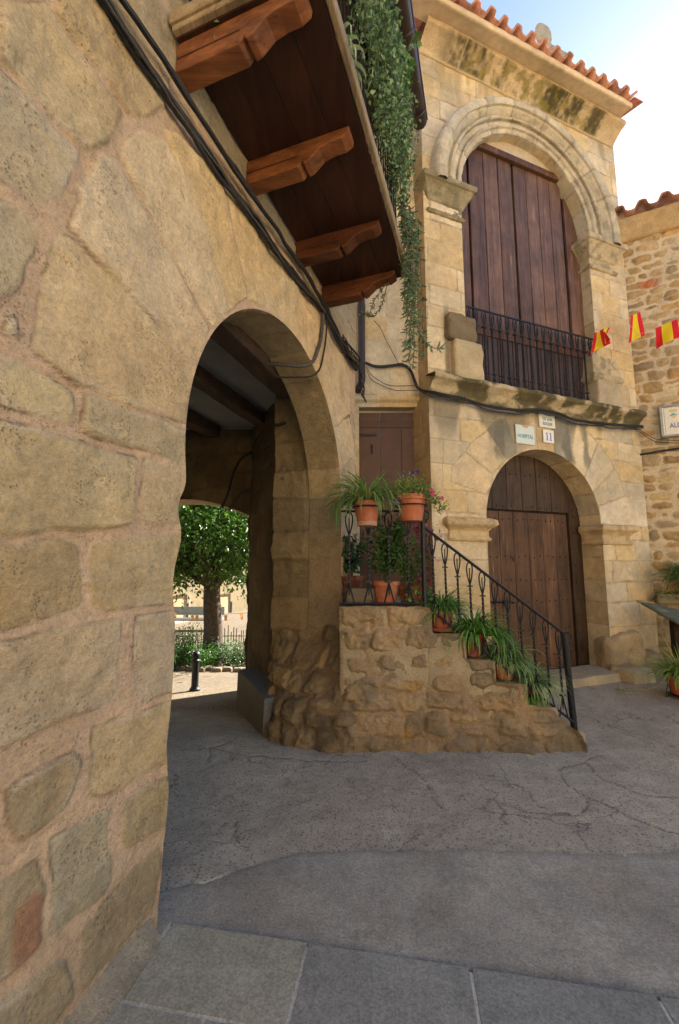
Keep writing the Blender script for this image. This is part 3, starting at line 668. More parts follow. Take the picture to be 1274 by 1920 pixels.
# inner pilaster behind the right jamb
pil = layout(.30, .76, .0, 3.4, (.26, .42), (.5, .6), .006, .012, 4)
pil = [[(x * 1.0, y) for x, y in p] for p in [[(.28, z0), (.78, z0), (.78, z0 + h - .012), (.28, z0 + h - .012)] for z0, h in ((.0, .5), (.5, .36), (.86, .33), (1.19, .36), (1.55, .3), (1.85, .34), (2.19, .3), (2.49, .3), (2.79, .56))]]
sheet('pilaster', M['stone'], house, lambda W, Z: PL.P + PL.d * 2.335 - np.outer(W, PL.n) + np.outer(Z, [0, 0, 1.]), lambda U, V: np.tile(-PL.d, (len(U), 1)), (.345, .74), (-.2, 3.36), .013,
      [grp(pil, [(.24, .18, .10), (.27, .20, .105), (.21, .16, .09)], k=70, bulge=.02)], seed=31, depth=.012, bev=.03, rough=.012, fine=.004, mortar=(.20, .15, .085), edge=.05,  # darkened stone, passage shade painted into it
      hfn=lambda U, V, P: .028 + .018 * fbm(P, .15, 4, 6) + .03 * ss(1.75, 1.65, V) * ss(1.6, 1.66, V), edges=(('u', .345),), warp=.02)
# passage side wall, far wall with the second arch, ceiling
A = PL.at(2.36, 0, -.70); Bp = np.array([-1.22, 5.72, 0.]); dv = Bp - A; Lw = np.linalg.norm(dv); dv /= Lw; nv = np.array([-dv[1], dv[0], 0.])
RB = [(.12, .085, .045), (.10, .07, .04), (.14, .095, .05)]  # passage shade put into these dark stone colours
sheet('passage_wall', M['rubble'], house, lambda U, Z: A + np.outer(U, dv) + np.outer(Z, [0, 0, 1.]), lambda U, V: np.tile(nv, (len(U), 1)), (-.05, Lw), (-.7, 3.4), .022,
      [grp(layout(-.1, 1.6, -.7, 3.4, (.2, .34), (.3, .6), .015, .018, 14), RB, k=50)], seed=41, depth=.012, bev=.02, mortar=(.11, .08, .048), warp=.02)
portal = [(-2.95, -1.0), (-2.95, 1.9)] + [(-2.95 + 1.73 * t, 2.12 + .27 * math.sin(PI * (.06 + .88 * t))) for t in np.linspace(0, 1, 24)] + [(-1.22, 1.9), (-1.22, -1.0)]
portal = [(x + (.02 * math.sin(z * 9) if 0 < z < 2 and x > -2 else 0), z) for x, z in portal]
pz = [(-1.22 + .018 * math.sin(z * 8 + 1) + .012 * math.sin(z * 23), z) for z in np.linspace(2.1, -1.0, 30)]
portal = [(-2.95, -1.0), (-2.95, 1.9)] + [(-2.95 + 1.73 * t, 2.12 + .27 * math.sin(PI * (.06 + .88 * t))) for t in np.linspace(0, 1, 24)] + pz
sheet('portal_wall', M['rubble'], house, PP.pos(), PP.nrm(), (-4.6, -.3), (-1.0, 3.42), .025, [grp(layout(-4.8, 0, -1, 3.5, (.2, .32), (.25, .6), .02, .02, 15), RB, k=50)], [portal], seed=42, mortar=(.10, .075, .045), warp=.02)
reveal('portal_reveal', M['rubble'], house, PP, portal, 0, .5, .03, flip=-1, groups=[], seed=43, mortar=(.40, .30, .18), depth=0, rough=.01)
mb = MB(); cp = [PL.at(-1.6, 3.37, -.30), PL.at(2.7, 3.37, -.30), (-.30, 5.9, 3.37), (-4.7, 5.9, 3.37), PL.at(-1.6, 3.37, -3.5)]
top = [(p[0], p[1], 3.6) for p in cp]; n = len(cp); mb.add(list(cp) + top, [tuple(range(n)), tuple(range(n, 2 * n))[::-1]] + [(i, (i + 1) % n, n + (i + 1) % n, n + i) for i in range(n)]); mb.build('ceiling', M['lime'], house)
mb = MB(); mb.col = (.10, .075, .045)  # unseen side wall, its colour darkened for the passage shade
Lp = [PL.at(-1.2, 0, -.32), (-4.5, 5.7, 0)]; mb.add([(Lp[0][0], Lp[0][1], -.8), (Lp[1][0], Lp[1][1], -.8), (Lp[1][0], Lp[1][1], 3.4), (Lp[0][0], Lp[0][1], 3.4)], [(0, 1, 2, 3)]); mb.build('passage_side', M['rubble'], house)
for k, (x0, y0, x1, y1, w, h) in enumerate([(-1.45, 1.05, -.50, 4.15, .20, .20), (-1.95, 2.0, -.88, 5.45, .15, .14), (-2.9, 1.8, -1.68, 5.6, .17, .16)]):
    a = np.array([x0, y0, 3.37 - h / 2]); b = np.array([x1, y1, 3.37 - h / 2]); t = (b - a); Ln = np.linalg.norm(t); t /= Ln
    lump('beam', M['beam'], house, (a + b) / 2, (Ln, w, h), (t, (-t[1], t[0], 0), (0, 0, 1)), (1, 1, 1), amp=.014, sc=.3, seed=50 + k, n=22, box=.93)

# rubble footing that swells out of the right jamb and runs into the stair
bot = np.array([(-.74, 4.62), (-.72, 4.30), (-.68, 4.04), (-.60, 3.86), (-.42, 3.74), (-.22, 3.66), (.04, 3.60), (.28, 3.72)])
topp = np.array([(-.70, 4.60), (-.66, 4.44), (-.57, 4.41), (-.34, 4.30), (-.12, 4.22), (.05, 4.15), (.10, 3.88), (.16, 3.76)])
def foot(S, Z):
    t = np.linspace(0, 1, len(bot)); bx = np.interp(S, t, bot[:, 0]); by = np.interp(S, t, bot[:, 1]); tx = np.interp(S, t, topp[:, 0]); ty = np.interp(S, t, topp[:, 1])
    f = ss(.0 + .42 * S ** 2, 1.04 - .12 * S, Z) * .75 + np.clip(Z / 1.06, 0, 1) * .25
    return np.c_[bx + (tx - bx) * f, by + (ty - by) * f, Z]
def footn(S, Z):
    a = foot(np.clip(S - .03, 0, 1), Z); b = foot(np.clip(S + .03, 0, 1), Z); t = b - a; q = np.c_[t[:, 1], -t[:, 0], np.zeros(len(S))]; return q / (np.linalg.norm(q, axis=1)[:, None] + 1e-9)
r3 = np.random.default_rng(12)
fpoly = layout(-.05, 1.05, -.05, 1.2, (.13, .22), (.09, .19), .018, .022, 9, split=.15)
def fcol(U, V, P, c, sd):
    g = ss(.45, .0, V + .2 * fbm(P, .25, 3, 9)) * .6; c = c * (1 - g[:, None]) + np.array([.15, .115, .075]) * g[:, None]
    d = ss(.25, .5, fbm(P, .16, 4, 33)) * ss(.5, .1, V) * .6; c = c * (1 - d[:, None]) + np.array([.055, .05, .04]) * d[:, None]; return c
sheet('rubble_footing', M['rubble'], house, foot, footn, (0, 1), (-.2, 1.00), .0075, [grp(fpoly, [(.30, .215, .12), (.25, .185, .105), (.34, .24, .12), (.22, .165, .095)], k=75, bulge=.016)], seed=61, depth=.030, bev=.030, rough=.014, rs=.1, fine=.010, warp=.022,
      mortar=(.23, .165, .10), colfn=fcol, hfn=lambda U, V, P: .012 * fbm(P, .22, 4, 62) + .006 * fbm(P, .05, 4, 63) - .05 * ss(.93, 1.0, V), edge=.001)
# cement fillet along the foot of the arcade wall
def fil(U, V):
    a = V * PI / 2; r = .17; return PL.P + np.outer(U, PL.d) + np.outer(r * (1 - np.sin(a)) - .01, PL.n) + np.outer(.006 + .13 * (1 - np.cos(a)), [0, 0, 1.])
sheet('cement_fillet', M['stone'], house, fil, lambda U, V: np.tile((PL.n + np.array([0, 0, 1.])) / 1.414, (len(U), 1)), (-1.6, -.05), (0, 1), .012, seed=71, mortar=(.36, .32, .25), depth=0, rough=.006, hfn=lambda U, V, P: .008 * fbm(P, .12, 4, 3) - .02 * ss(-.12, -.05, U))

# small wall with the narrow door, at the head of the stair
FC = [(.66, .51, .30), (.62, .49, .30), (.69, .56, .36), (.60, .45, .24), (.65, .54, .37), (.61, .51, .35), (.68, .52, .28)]
MORT_F = (.58, .47, .31)
dh = [(.05, .9), (.05, 3.52), (.86, 3.52), (.86, .9)]
sheet('door_wall', M['smooth'], house, PD.pos(), PD.nrm(), (-.1, .96), (1.0, 7.2), .016, [grp(layout(-.3, 1.2, 1.0, 7.3, (.3, .38), (.4, .7), .003, .005, 17), FC, k=130, var=.06, bulge=.002)], [dh], seed=81, mortar=MORT_F, edge=.012,
      hfn=lambda U, V, P: .05 * ss(3.575, 3.60, V), **SM)
for (a, b) in (((.05, .9), (.05, 3.52)), ((.80, .9), (.80, 3.52))):
    pass
mb = MB(); mb.col = (.40, .30, .18)
p = [PD.at(.05, 1.1), PD.at(.05, 3.52), PD.at(.86, 3.52), PD.at(.86, 1.1)]; p2 = [PD.at(.05, 1.1, -.14), PD.at(.05, 3.52, -.14), PD.at(.86, 3.52, -.14), PD.at(.86, 1.1, -.14)]
mb.add(p + p2, [(0, 1, 5, 4), (1, 2, 6, 5), (2, 3, 7, 6)]); mb.build('door_reveal', M['smooth'], house)
mb = MB()
for i in range(3): mb.box(PD.at(.19 + .275 * i, 2.3, -.115), (.268, .03, 2.36), (PD.d, PD.n, (0, 0, 1)), col=(1 - .08 * (i % 2), 1 - .1 * (i % 2), 1), bev=.004)
for z in (3.32, 1.5): mb.box(PD.at(.43, z, -.095), (.74, .012, .09), (PD.d, PD.n, (0, 0, 1)), col=(.8, .8, .85), bev=.003)
nd = mb.build('door', M['brown'], house)
mb = MB(); mb.box(PD.at(.16, 3.18, -.088), (.24, .008, .03), (PD.d, PD.n, (0, 0, 1))); mb.tube([PD.at(.22, 3.05, -.09), PD.at(.22, 2.98, -.06), PD.at(.22, 2.93, -.09)], .008, 6); mb.build('latch', M['iron'], nd)

# wooden balcony
ax = (PL.d, PL.n, (0, 0, 1)); BU0, BU1, BD, BZ = -.20, 1.88, .76, 4.06
mb = MB(); rr = random.Random(5)
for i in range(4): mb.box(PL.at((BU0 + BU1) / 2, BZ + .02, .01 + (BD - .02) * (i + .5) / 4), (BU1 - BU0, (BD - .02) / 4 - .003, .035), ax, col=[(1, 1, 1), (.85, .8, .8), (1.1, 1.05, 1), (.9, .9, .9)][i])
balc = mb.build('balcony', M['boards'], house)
mb = MB(); mb.box(PL.at((BU0 + BU1) / 2, BZ + .055, BD + .012), (BU1 - BU0 + .05, .035, .085), ax, bev=.006); mb.box(PL.at(BU0 - .025, BZ + .075, BD / 2), (.04, BD, .06), ax, bev=.006); mb.box(PL.at(BU0 - .012, BZ + .03, BD / 2), (.035, BD - .02, .03), ax, bev=.004)
mb.build('fascia', M['fascia'], balc)
prof = [(0, .005), (0, -.155), (.36, -.155), (.375, -.14), (.385, -.12), (.40, -.145), (.43, -.135), (.50, -.075), (.56, -.06), (.64, -.058), (.685, -.035), (.69, .005)]
for u in (-.13, .52, 1.24, 1.82):
    mb = MB(); w = .052
    vs = [PL.at(u + sg * w, BZ + z - .002, o_) for sg in (-1, 1) for o_, z in prof]; n = len(prof)
    mb.add(vs, [tuple(range(n)), tuple(range(n, 2 * n))[::-1]] + [(i, (i + 1) % n, n + (i + 1) % n, n + i)[::-1] for i in range(n)], (1, 1, 1) if u < 1 else (.55, .5, .5))
    mb.box(PL.at(u, BZ - .085, .185), (.112, .36, .012), ax, col=(.35, .3, .3))
    mb.build('bracket', M['brace'], balc, bevel=.008)
mb = MB(); ro = BD - .07
for k in range(26):
    u = BU0 + .03 + k * (BU1 - BU0 - .06) / 25; mb.tube([PL.at(u, BZ + .05, ro), PL.at(u, BZ + 1.0, ro)], .008, 6)
for z in (.12, 1.0): mb.box(PL.at((BU0 + BU1) / 2, BZ + z, ro), (BU1 - BU0, .03, .014), ax)
for e in (BU0 + .03, BU1 - .03):
    mb.box(PL.at(e, BZ + 1.0, ro / 2), (.014, ro, .03), ax); mb.box(PL.at(e, BZ + .12, ro / 2), (.014, ro, .03), ax)
    for k in range(8): mb.tube([PL.at(e, BZ + .05, .06 + k * .085), PL.at(e, BZ + 1.0, .06 + k * .085)], .008, 6)
mb.build('balcony_railing', M['iron'], balc)
# eave and gutter
mb = MB(); GO, GZ, GE = .76, 7.12, 3.22
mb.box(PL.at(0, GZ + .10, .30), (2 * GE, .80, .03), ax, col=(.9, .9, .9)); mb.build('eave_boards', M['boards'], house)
mb = MB(); na = 10
def gut(u, r): return [PL.at(u, GZ - r * math.sin(PI * k / na), GO + r * math.cos(PI * k / na)) for k in range(na + 1)]
us = np.r_[np.linspace(-3.2, GE, 12)]; vs = [];
for u in us: vs += gut(u, .09)
m_ = na + 1; mb.add(vs, [(i * m_ + k, i * m_ + k + 1, (i + 1) * m_ + k + 1, (i + 1) * m_ + k) for i in range(len(us) - 1) for k in range(na)])
cvs = []; rings = 5
for j in range(rings + 1):
    a = j / rings * PI / 2; cvs += [PL.at(GE + .06 * math.sin(a), GZ - .09 * math.cos(a) * math.sin(PI * k / na), GO + .09 * math.cos(a) * math.cos(PI * k / na)) for k in range(na + 1)]
mb.add(cvs, [(i * m_ + k, i * m_ + k + 1, (i + 1) * m_ + k + 1, (i + 1) * m_ + k) for i in range(rings) for k in range(na)])
for u in (.9, 2.2, 3.05): mb.add(gut(u, .094) + gut(u + .05, .094), [(k, k + 1, m_ + k + 1, m_ + k) for k in range(na)])
gt = mb.build('gutter', M['pipe'], house, smooth='auto'); s_ = gt.modifiers.new('thick', 'SOLIDIFY'); s_.thickness = .004
mb = MB(); mb.tube([PL.at(-3.2, GZ + .005, GO + .093), PL.at(GE, GZ + .005, GO + .093)], .009, 6); mb.build('gutter_lip', M['pipe'], gt)
mb = MB(); x, y = PD.at(.085, 0, .10)[:2]
mb.tube([(x + .0, y, 7.0), (x, y, 4.8), (x, y, 3.95), (x, y, 3.84), (x - .015, y - .01, 3.77), (x - .045, y - .02, 3.72), (x - .06, y - .03, 3.68)], .046, 14); mb.tube([(x, y, 4.72), (x, y, 4.86)], .054, 14)
mb.build('downpipe', M['pipe'], house, smooth='auto')
def tile_roof(name, parent, org, du, dn, W, D, slope, period, amp, thick, seed, courses=.36, col=(1, 1, 1), res=.02, over=.012):
    """barrel-tile roof: org = eave start, du along the eave, dn up the slope (horizontal)"""
    du = np.array(du, float); dn = np.array(dn, float); org = np.array(org, float); r = np.random.default_rng(seed)
    nu = int(W / res) + 1; vv = [0]; k = 0
    ncr = int(D / courses) + 1; vlist = []
    for c_ in range(ncr): vlist += [(c_, 0.0), (c_, .5), (c_, .999)]
    u = np.linspace(0, W, nu); ncell = int(W / period * 2) + 3; jit = r.normal(0, .007, (ncr, ncell)); lif = r.normal(0, .004, (ncr, ncell)); tint = r.uniform(.6, 1.25, (ncr, ncell))
    X = []; Ccol = []
    for c_, f in vlist:
        cell = np.floor(u / period * 2).astype(int) % ncell
        wv = np.sin(2 * PI * u / period); cover = wv > 0
        shp = amp * np.tanh(2.0 * np.sin(2 * PI * u / period)) * .95
        d = (c_ + f) * courses + np.where(f == 0, jit[c_, cell] + np.where(cover, -.012, .012), 0)
        z = d * slope + shp + (1 - f) * thick * 1.2 + lif[c_, cell]
        p = org + np.outer(u, du) + np.outer(d, dn) + np.outer(z, [0, 0, 1.]); X.append(p)
        base = np.array([1, 1, 1.]) * tint[c_, cell][:, None]; Ccol.append(base * np.array(col))
    X = np.concatenate(X); Ccol = np.concatenate(Ccol); I = np.arange(len(X)).reshape(len(vlist), nu)
    F = np.stack([I[:-1, :-1], I[:-1, 1:], I[1:, 1:], I[1:, :-1]], -1).reshape(-1, 4)
    o = np_mesh(name, X, F, M['tile'], parent, Ccol); s = o.modifiers.new('thick', 'SOLIDIFY'); s.thickness = thick; s.offset = -1
    return o
tile_roof('roof', house, PL.at(-3.2, GZ + .16, GO - .08), PL.d, -PL.n, 6.4, 5.6, .32, .22, .045, .014, 3, res=.03)

# ------------------------------------------------------------------ gate building
gateh = empty('gate_house', PF.at(1.9, 0), 'tall sandstone house with a round gate below a big arched loft door', 'house')
QV = {'q0':[(0.80,2.40),(0.29,2.52),(0.31,2.7),(0.51,2.91),(0.93,2.65),(0.89,2.49)],'q1':[(0.93,2.67),(0.53,2.92),(0.59,3.02),(0.88,3.23),(1.16,2.88),(1.03,2.78)],
'q2':[(0.88,3.24),(0.97,3.34),(1.2,3.45),(1.28,3.19),(1.36,2.98),(1.18,2.88)],'q3':[(1.21,3.45),(1.23,3.57),(1.72,3.6),(1.7,3.02),(1.56,3.0),(1.38,2.99),(1.29,3.2)],
'q4':[(1.73,3.6),(2.07,3.56),(2.01,3.04),(1.715,3.02)],'q5':[(2.085,3.57),(2.46,3.56),(2.29,2.92),(2.03,3.03)],'q6':[(2.47,3.54),(2.71,3.41),(2.87,3.28),(2.53,2.72),(2.31,2.92)],
'q7':[(2.89,3.28),(3.19,2.94),(2.87,2.68),(2.65,2.5),(2.55,2.74)],'q8':[(3.21,2.92),(3.37,2.53),(2.79,2.35),(2.67,2.5),(2.885,2.67)],'q9':[(3.39,2.52),(3.9,2.48),(3.9,2.08),(2.8,2.04),(2.79,2.33)]}
qc = {'q0':(.64,.50,.31),'q1':(.68,.53,.32),'q2':(.34,.31,.23),'q3':(.66,.52,.33),'q4':(.62,.46,.26),'q5':(.46,.42,.32),'q6':(.69,.56,.35),'q7':(.60,.51,.35),'q8':(.56,.47,.31),'q9':(.71,.60,.43)}
gF = [grp([QV[n] for n in QV], None, k=130, cols=[qc[n] for n in QV], var=.02, bulge=.004),
      grp(layout(-.3, 4.1, .0, 8.7, (.27, .34), (.38, .75), .004, .007, 23), FC, k=130, avoid=True, var=.07, bulge=.003)]
GATE = [(.80, -.2)] + [(.80, z) for z in np.linspace(0, 2.07, 14)] + arc(1.81, 2.07, 1.01, 1.0, 40) + [(2.82, z) for z in np.linspace(2.05, -.2, 14)]
LOFT = [(.60, z) for z in np.linspace(3.80, 6.6, 14)] + arc(1.80, 6.6, 1.20, 1.26, 48) + [(3.0, z) for z in np.linspace(6.58, 3.80, 14)]
def stain(P, c, k, col): return c * (1 - k[:, None]) + np.array(col) * k[:, None]
def fcol2(U, V, P, c, sd):
    st = np.c_[U * 3.2, V * .55, U * 0]
    # black run-off under the loft ledge and beside the keystone
    k = ss(.25, .75, fbm(st, 1, 4, 3) + .5 * ss(3.1, 3.6, V)) * ss(2.75, 3.35, V) * ss(3.7, 3.55, V) * .6
    for (cu, w) in ((1.05, .13), (2.28, .14), (2.62, .10)):
        k = np.maximum(k, .70 * ss(1.0, .4, np.abs(U - cu) / w + .5 * fbm(P, .15, 3, 5)) * ss(2.78, 2.98, V) * ss(3.62, 3.5, V))
    c = stain(P, c, k, (.10, .095, .075))
    # grey weathering at the right corner and the foot
    k = ss(.0, .5, fbm(P, .5, 4, 6) - .1) * ss(3.2, 3.7, U) * ss(3.6, 2.8, V) * .55; c = stain(P, c, k, (.24, .23, .19))
    k = ss(.9, .1, V + .35 * fbm(P, .4, 4, 7)) * .5; c = stain(P, c, k, (.25, .21, .14))
    # streaks below the cornice
    k = ss(.2, .7, fbm(np.c_[U * 4, V * .4, U * 0], 1, 4, 8) + .35 * ss(8.0, 8.5, V)) * ss(7.6, 8.4, V) * .45; c = stain(P, c, k, (.16, .14, .08))
    # dark stain strip left of the loft foot
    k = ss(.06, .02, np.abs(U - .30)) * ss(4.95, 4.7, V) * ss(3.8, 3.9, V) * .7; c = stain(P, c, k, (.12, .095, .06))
    # ochre lift in places
    k = ss(.1, .8, fbm(P, .8, 4, 18)) * .25; c = stain(P, c, k, (.60, .40, .15)); return c
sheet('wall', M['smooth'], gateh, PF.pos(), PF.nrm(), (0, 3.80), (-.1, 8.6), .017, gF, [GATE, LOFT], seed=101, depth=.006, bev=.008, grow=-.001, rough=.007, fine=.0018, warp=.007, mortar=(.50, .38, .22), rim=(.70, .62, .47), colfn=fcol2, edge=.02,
      hfn=lambda U, V, P: .006 * fbm(P, .1, 4, 44), edges=(('u', 3.8), ('u', 0)))
gr2 = lambda L_, s: grp([[(s_ + .0, -.1), (s_ + l_ - .008, -.1), (s_ + l_ - .008, .8), (s_, .8)] for s_, l_ in zip(np.arange(0, L_, .31), [.31] * 60)], FC, k=120, var=.08, bulge=.004)
def dk(U, V, P, c, sd): return stain(P, c, ss(-.2, .6, fbm(P, .3, 4, 12)) * .35, (.26, .21, .13))
reveal('gate_reveal', M['smooth'], gateh, PF, GATE, 0, .34, .018, flip=-1, groups=[gr2(8, 0)], seed=111, mortar=(.46, .35, .2), colfn=dk, edge=.02, **SM)
reveal('loft_reveal', M['smooth'], gateh, PF, LOFT, 0, .20, .018, flip=-1, groups=[gr2(10, 0)], seed=112, mortar=(.40, .33, .22), colfn=lambda U, V, P, c, sd: stain(P, c, np.full(len(U), .35), (.27, .23, .16)), edge=.02, **SM)
mb = MB(); mb.col = (.42, .31, .18)
a = [PF.at(0, -.1), PF.at(0, 8.6), PF.at(0, 8.6, -3.0), PF.at(0, -.1, -3.0)]; mb.add(a, [(0, 1, 2, 3)]); a = [PF.at(3.8, -.1), PF.at(3.8, 8.6), PF.at(3.8, 8.6, -3.0), PF.at(3.8, -.1, -3.0)]; mb.add(a, [(0, 1, 2, 3)])
a = [PF.at(0, -.1, -3), PF.at(3.8, -.1, -3), PF.at(3.8, 8.6, -3), PF.at(0, 8.6, -3)]; mb.add(a, [(0, 1, 2, 3)]); mb.build('back_walls', M['smooth'], gateh)
sheet('side_wall', M['smooth'], gateh, lambda U, Z: PF.P - np.outer(U, PF.n) + np.outer(Z, [0, 0, 1.]) - PF.d * .004, lambda U, V: np.tile(-PF.d, (len(U), 1)), (0, .5), (.9, 8.55), .02,
      [grp(layout(-.2, .7, .9, 8.6, (.3, .36), (.5, .8), .004, .006, 3), [(.47, .33, .17), (.44, .31, .16)], k=120)], seed=113, mortar=(.42, .3, .16), edges=(('u', 0),), edge=.02, colfn=lambda U, V, P, c, sd: stain(P, c, ss(-.2, .5, fbm(P, .4, 3, 3)) * .4, (.24, .16, .08)), **SM)
# archivolt of the loft
AP = np.array([(0, -.02), (0, .03), (.03, .04), (.13, .045), (.14, .075), (.17, .085), (.20, .075), (.21, .05), (.38, .055), (.39, .095), (.43, .115), (.48, .105), (.49, .075), (.54, .07), (.58, .10), (.66, .145), (.70, .15), (.71, .185), (.80, .20), (.93, .195), (.98, .17), (1.0, .12), (1.0, -.01)])
apl = np.r_[0, np.cumsum(np.hypot(np.diff(AP[:, 0]) * .42, np.diff(AP[:, 1])))]
def avp(A_, W):
    t = np.interp(W, apl, AP[:, 0]); o_ = np.interp(W, apl, AP[:, 1]); rx = 1.2 + .50 * t; rz = 1.26 + .40 * t
    u = 1.80 + rx * np.cos(PI - A_); z = 6.6 + rz * np.sin(PI - A_); return PF.P + np.outer(u, PF.d) + np.outer(o_, PF.n) + np.outer(z, [0, 0, 1.])
JA = np.array([.02, .42, .72, 1.02, 1.36, 1.74, 2.1, 2.42, 2.72, 3.12])
def avh(A_, W, P):
    d = np.abs(A_[:, None] - JA).min(1) * 1.4; cell = np.searchsorted(JA, A_); off = np.random.default_rng(4).uniform(-.006, .006, 12)[cell]
    return -.010 * np.exp(-(d / .010) ** 2) + off + .007 * fbm(P, .08, 4, 13) + .010 * fbm(P, .3, 3, 14)
def avn(A_, W):
    a = avp(A_, np.clip(W - .006, 0, apl[-1])); b = avp(A_, np.clip(W + .006, 0, apl[-1])); t = b - a; s = avp(A_ + .01, W) - avp(A_ - .01, W); n = np.cross(s, t); n /= np.linalg.norm(n, axis=1)[:, None] + 1e-9
    n *= np.sign((n * (PF.n * 1.0 + 1e-6)).sum(1))[:, None] + (np.abs((n * PF.n).sum(1)) < 1e-6)[:, None]; return n
def avc(A_, W, P, c, sd):
    cell = np.searchsorted(JA, A_); tn = np.random.default_rng(8).uniform(.85, 1.12, 12)[cell]; c = np.array([.62, .53, .37]) * tn[:, None] * (1 + .14 * fbm(P, .2, 4, 3))[:, None]
    d = np.abs(A_[:, None] - JA).min(1); c = stain(P, c, np.exp(-(d / .008) ** 2) * .5, (.2, .16, .1))
    k = ss(.05, .6, fbm(P, .12, 4, 9) + .25 * ss(.7, 1.6, A_) - .15) * .4; c = stain(P, c, k, (.20, .17, .11)); t_ = np.interp(W, apl, AP[:, 0]); gr = np.exp(-((t_ - .21) / .03) ** 2) + np.exp(-((t_ - .515) / .03) ** 2) + np.exp(-((t_ - .385) / .012) ** 2); c = stain(P, c, np.clip(gr * (.55 + .3 * fbm(P, .2, 3, 8)), 0, .8), (.15, .12, .075)); k2 = ss(-.15, -.6, fbm(P, .3, 3, 19)) * .4; return stain(P, c, k2, (.60, .55, .44))
sheet('archivolt', M['mossy'], gateh, avp, avn, (-.07, PI + .07), (0, apl[-1]), .0085, seed=121, depth=0, rough=0, fine=0, hfn=avh, colfn=avc)
# mouldings wrapped round the jambs
def wrap(u0, u1, rev, side): # side -1: left jamb, +1: right jamb
    if side < 0: P_ = [PF.at(u0, 0, -.06), PF.at(u0, 0), PF.at(u1, 0), PF.at(u1, 0, -rev)]
    else: P_ = [PF.at(u0, 0, -rev), PF.at(u0, 0), PF.at(u1, 0), PF.at(u1, 0, -.06)]
    return [p[:2] for p in P_]
cap = [(-.02, 0), (.025, .0), (.045, .03), (.02, .06), (.0, .09), (0, .17), (.03, .19), (.045, .24), (.085, .31), (.12, .36), (.13, .38), (.155, .385), (.16, .46), (-.02, .50)]
low = [(-.02, 0), (.035, .005), (.05, .035), (.03, .06), (.02, .075), (.02, .13), (.05, .165), (.085, .19), (.10, .21), (.10, .265), (.07, .285), (-.02, .29)]
def mossc(U, V, P, c, sd):
    c = np.array([.54, .44, .28])[None] * (1 + .15 * fbm(P, .2, 4, 3))[:, None]; return stain(P, c, ss(-.1, .5, fbm(P, .10, 4, 9)) * .6, (.20, .17, .10))
def mosd(U, V, P, c, sd):
    c = np.array([.40, .34, .21])[None] * (1 + .15 * fbm(P, .2, 4, 3))[:, None]; return stain(P, c, ss(-.3, .4, fbm(P, .12, 4, 9)) * .6, (.17, .145, .075))
def lowc(U, V, P, c, sd):
    c = np.array([.60, .44, .24])[None] * (1 + .12 * fbm(P, .2, 4, 3))[:, None]; return stain(P, c, ss(.1, .6, fbm(P, .10, 4, 9)) * .5, (.26, .21, .13))
for nm_, u0, u1, z, pr, sd2, fn_, am in (('capital', .08, .60, 6.10, cap, -1, mosd, .004), ('capital', 3.0, 3.54, 6.10, cap, 1, mossc, .006), ('impost', .25, .80, 1.79, low, -1, lowc, .012), ('impost', 2.82, 3.36, 1.79, low, 1, lowc, .012)):
    moulding(nm_, M['mossy'] if nm_ == 'capital' else M['smooth'], gateh, wrap(u0, u1, .3, sd2), [(a, z + b) for a, b in pr], .009, seed=int(130 + u0 * 10), depth=0, rough=0, fine=.0, colfn=fn_, hfn=lambda U, V, P, am=am: am * fbm(P, .11, 4, 3) + .003 * fbm(P, .03, 3, 4))
# ledge under the loft
led = [(-.01, 0), (.03, .0), (.05, .03), (.07, .05), (.10, .10), (.15, .14), (.185, .16), (.20, .17), (.20, .215), (.18, .235), (-.02, .25)]
def ledc(U, V, P, c, sd):
    c = np.array([.58, .47, .29])[None] * (1 + .12 * fbm(P, .3, 4, 3))[:, None]
    st = fbm(P * [1, 1, 1.3], .20, 5, 19); k = ss(-.5, .15, st) * .6 + ss(-.4, .2, st) * ss(3.60, 3.66, P[:, 2]) * .4
    k = np.clip(k * 1.25, 0, .9); c = stain(P, c, k, (.075, .065, .03)); return stain(P, c, ss(.2, .6, fbm(P, .15, 4, 29)) * .4, (.22, .19, .06))
moulding('ledge', M['mossy'], gateh, [PF.at(-.03, 0)[:2], PF.at(3.70, 0)[:2]], [(a, 3.575 + b) for a, b in led], .013, seed=141, depth=0, rough=0, fine=0, colfn=ledc,
         hfn=lambda U, V, P: .016 * fbm(P, .16, 4, 3) + .004 * fbm(P, .03, 3, 4))
# cornice and plaster soffit
cor = [(-.01, 0), (.02, .0), (.03, .02), (.045, .045), (.10, .10), (.17, .15), (.23, .175), (.25, .18), (.262, .19), (.262, .25), (.23, .275)]
def corc(U, V, P, c, sd):
    c = np.array([.60, .47, .28])[None] * (1 + .1 * fbm(P, .4, 4, 3))[:, None]; u = (P - PF.P) @ PF.d
    st = fbm(np.c_[u * 3.4, P[:, 2] * .8, u * 0], 1, 4, 9); band = ss(8.50, 8.53, P[:, 2]) * ss(8.735, 8.69, P[:, 2])
    j = np.abs(((u + .1) % .47) - .235) * 0 + np.abs(((u - .15) / .47) % 1 - .5); k = band * ss(-.5, .35, st + .35 * fbm(P, .05, 3, 99) + .35 * ss(.4, 1.2, u) * ss(3.4, 2.6, u)) * .92 * ss(.49 + .02, .46, j + .03 * st) * ss(.1, .6, u) * ss(3.75, 3.3, u)
    c = stain(P, c, k, (.055, .052, .018)); k2 = band * ss(-.15, .3, fbm(P, .09, 4, 39)) * .7 * ss(.5, 1.0, u) * ss(3.4, 3, u); return stain(P, c, k2, (.27, .215, .045))
moulding('cornice', M['mossy'], gateh, [PF.at(-.02, 0)[:2], PF.at(3.76, 0)[:2]], [(a, 8.5 + b) for a, b in cor], .014, seed=151, depth=0, rough=0, fine=0, colfn=corc, hfn=lambda U, V, P: .006 * fbm(P, .2, 4, 3) + .003 * fbm(P, .04, 3, 4))
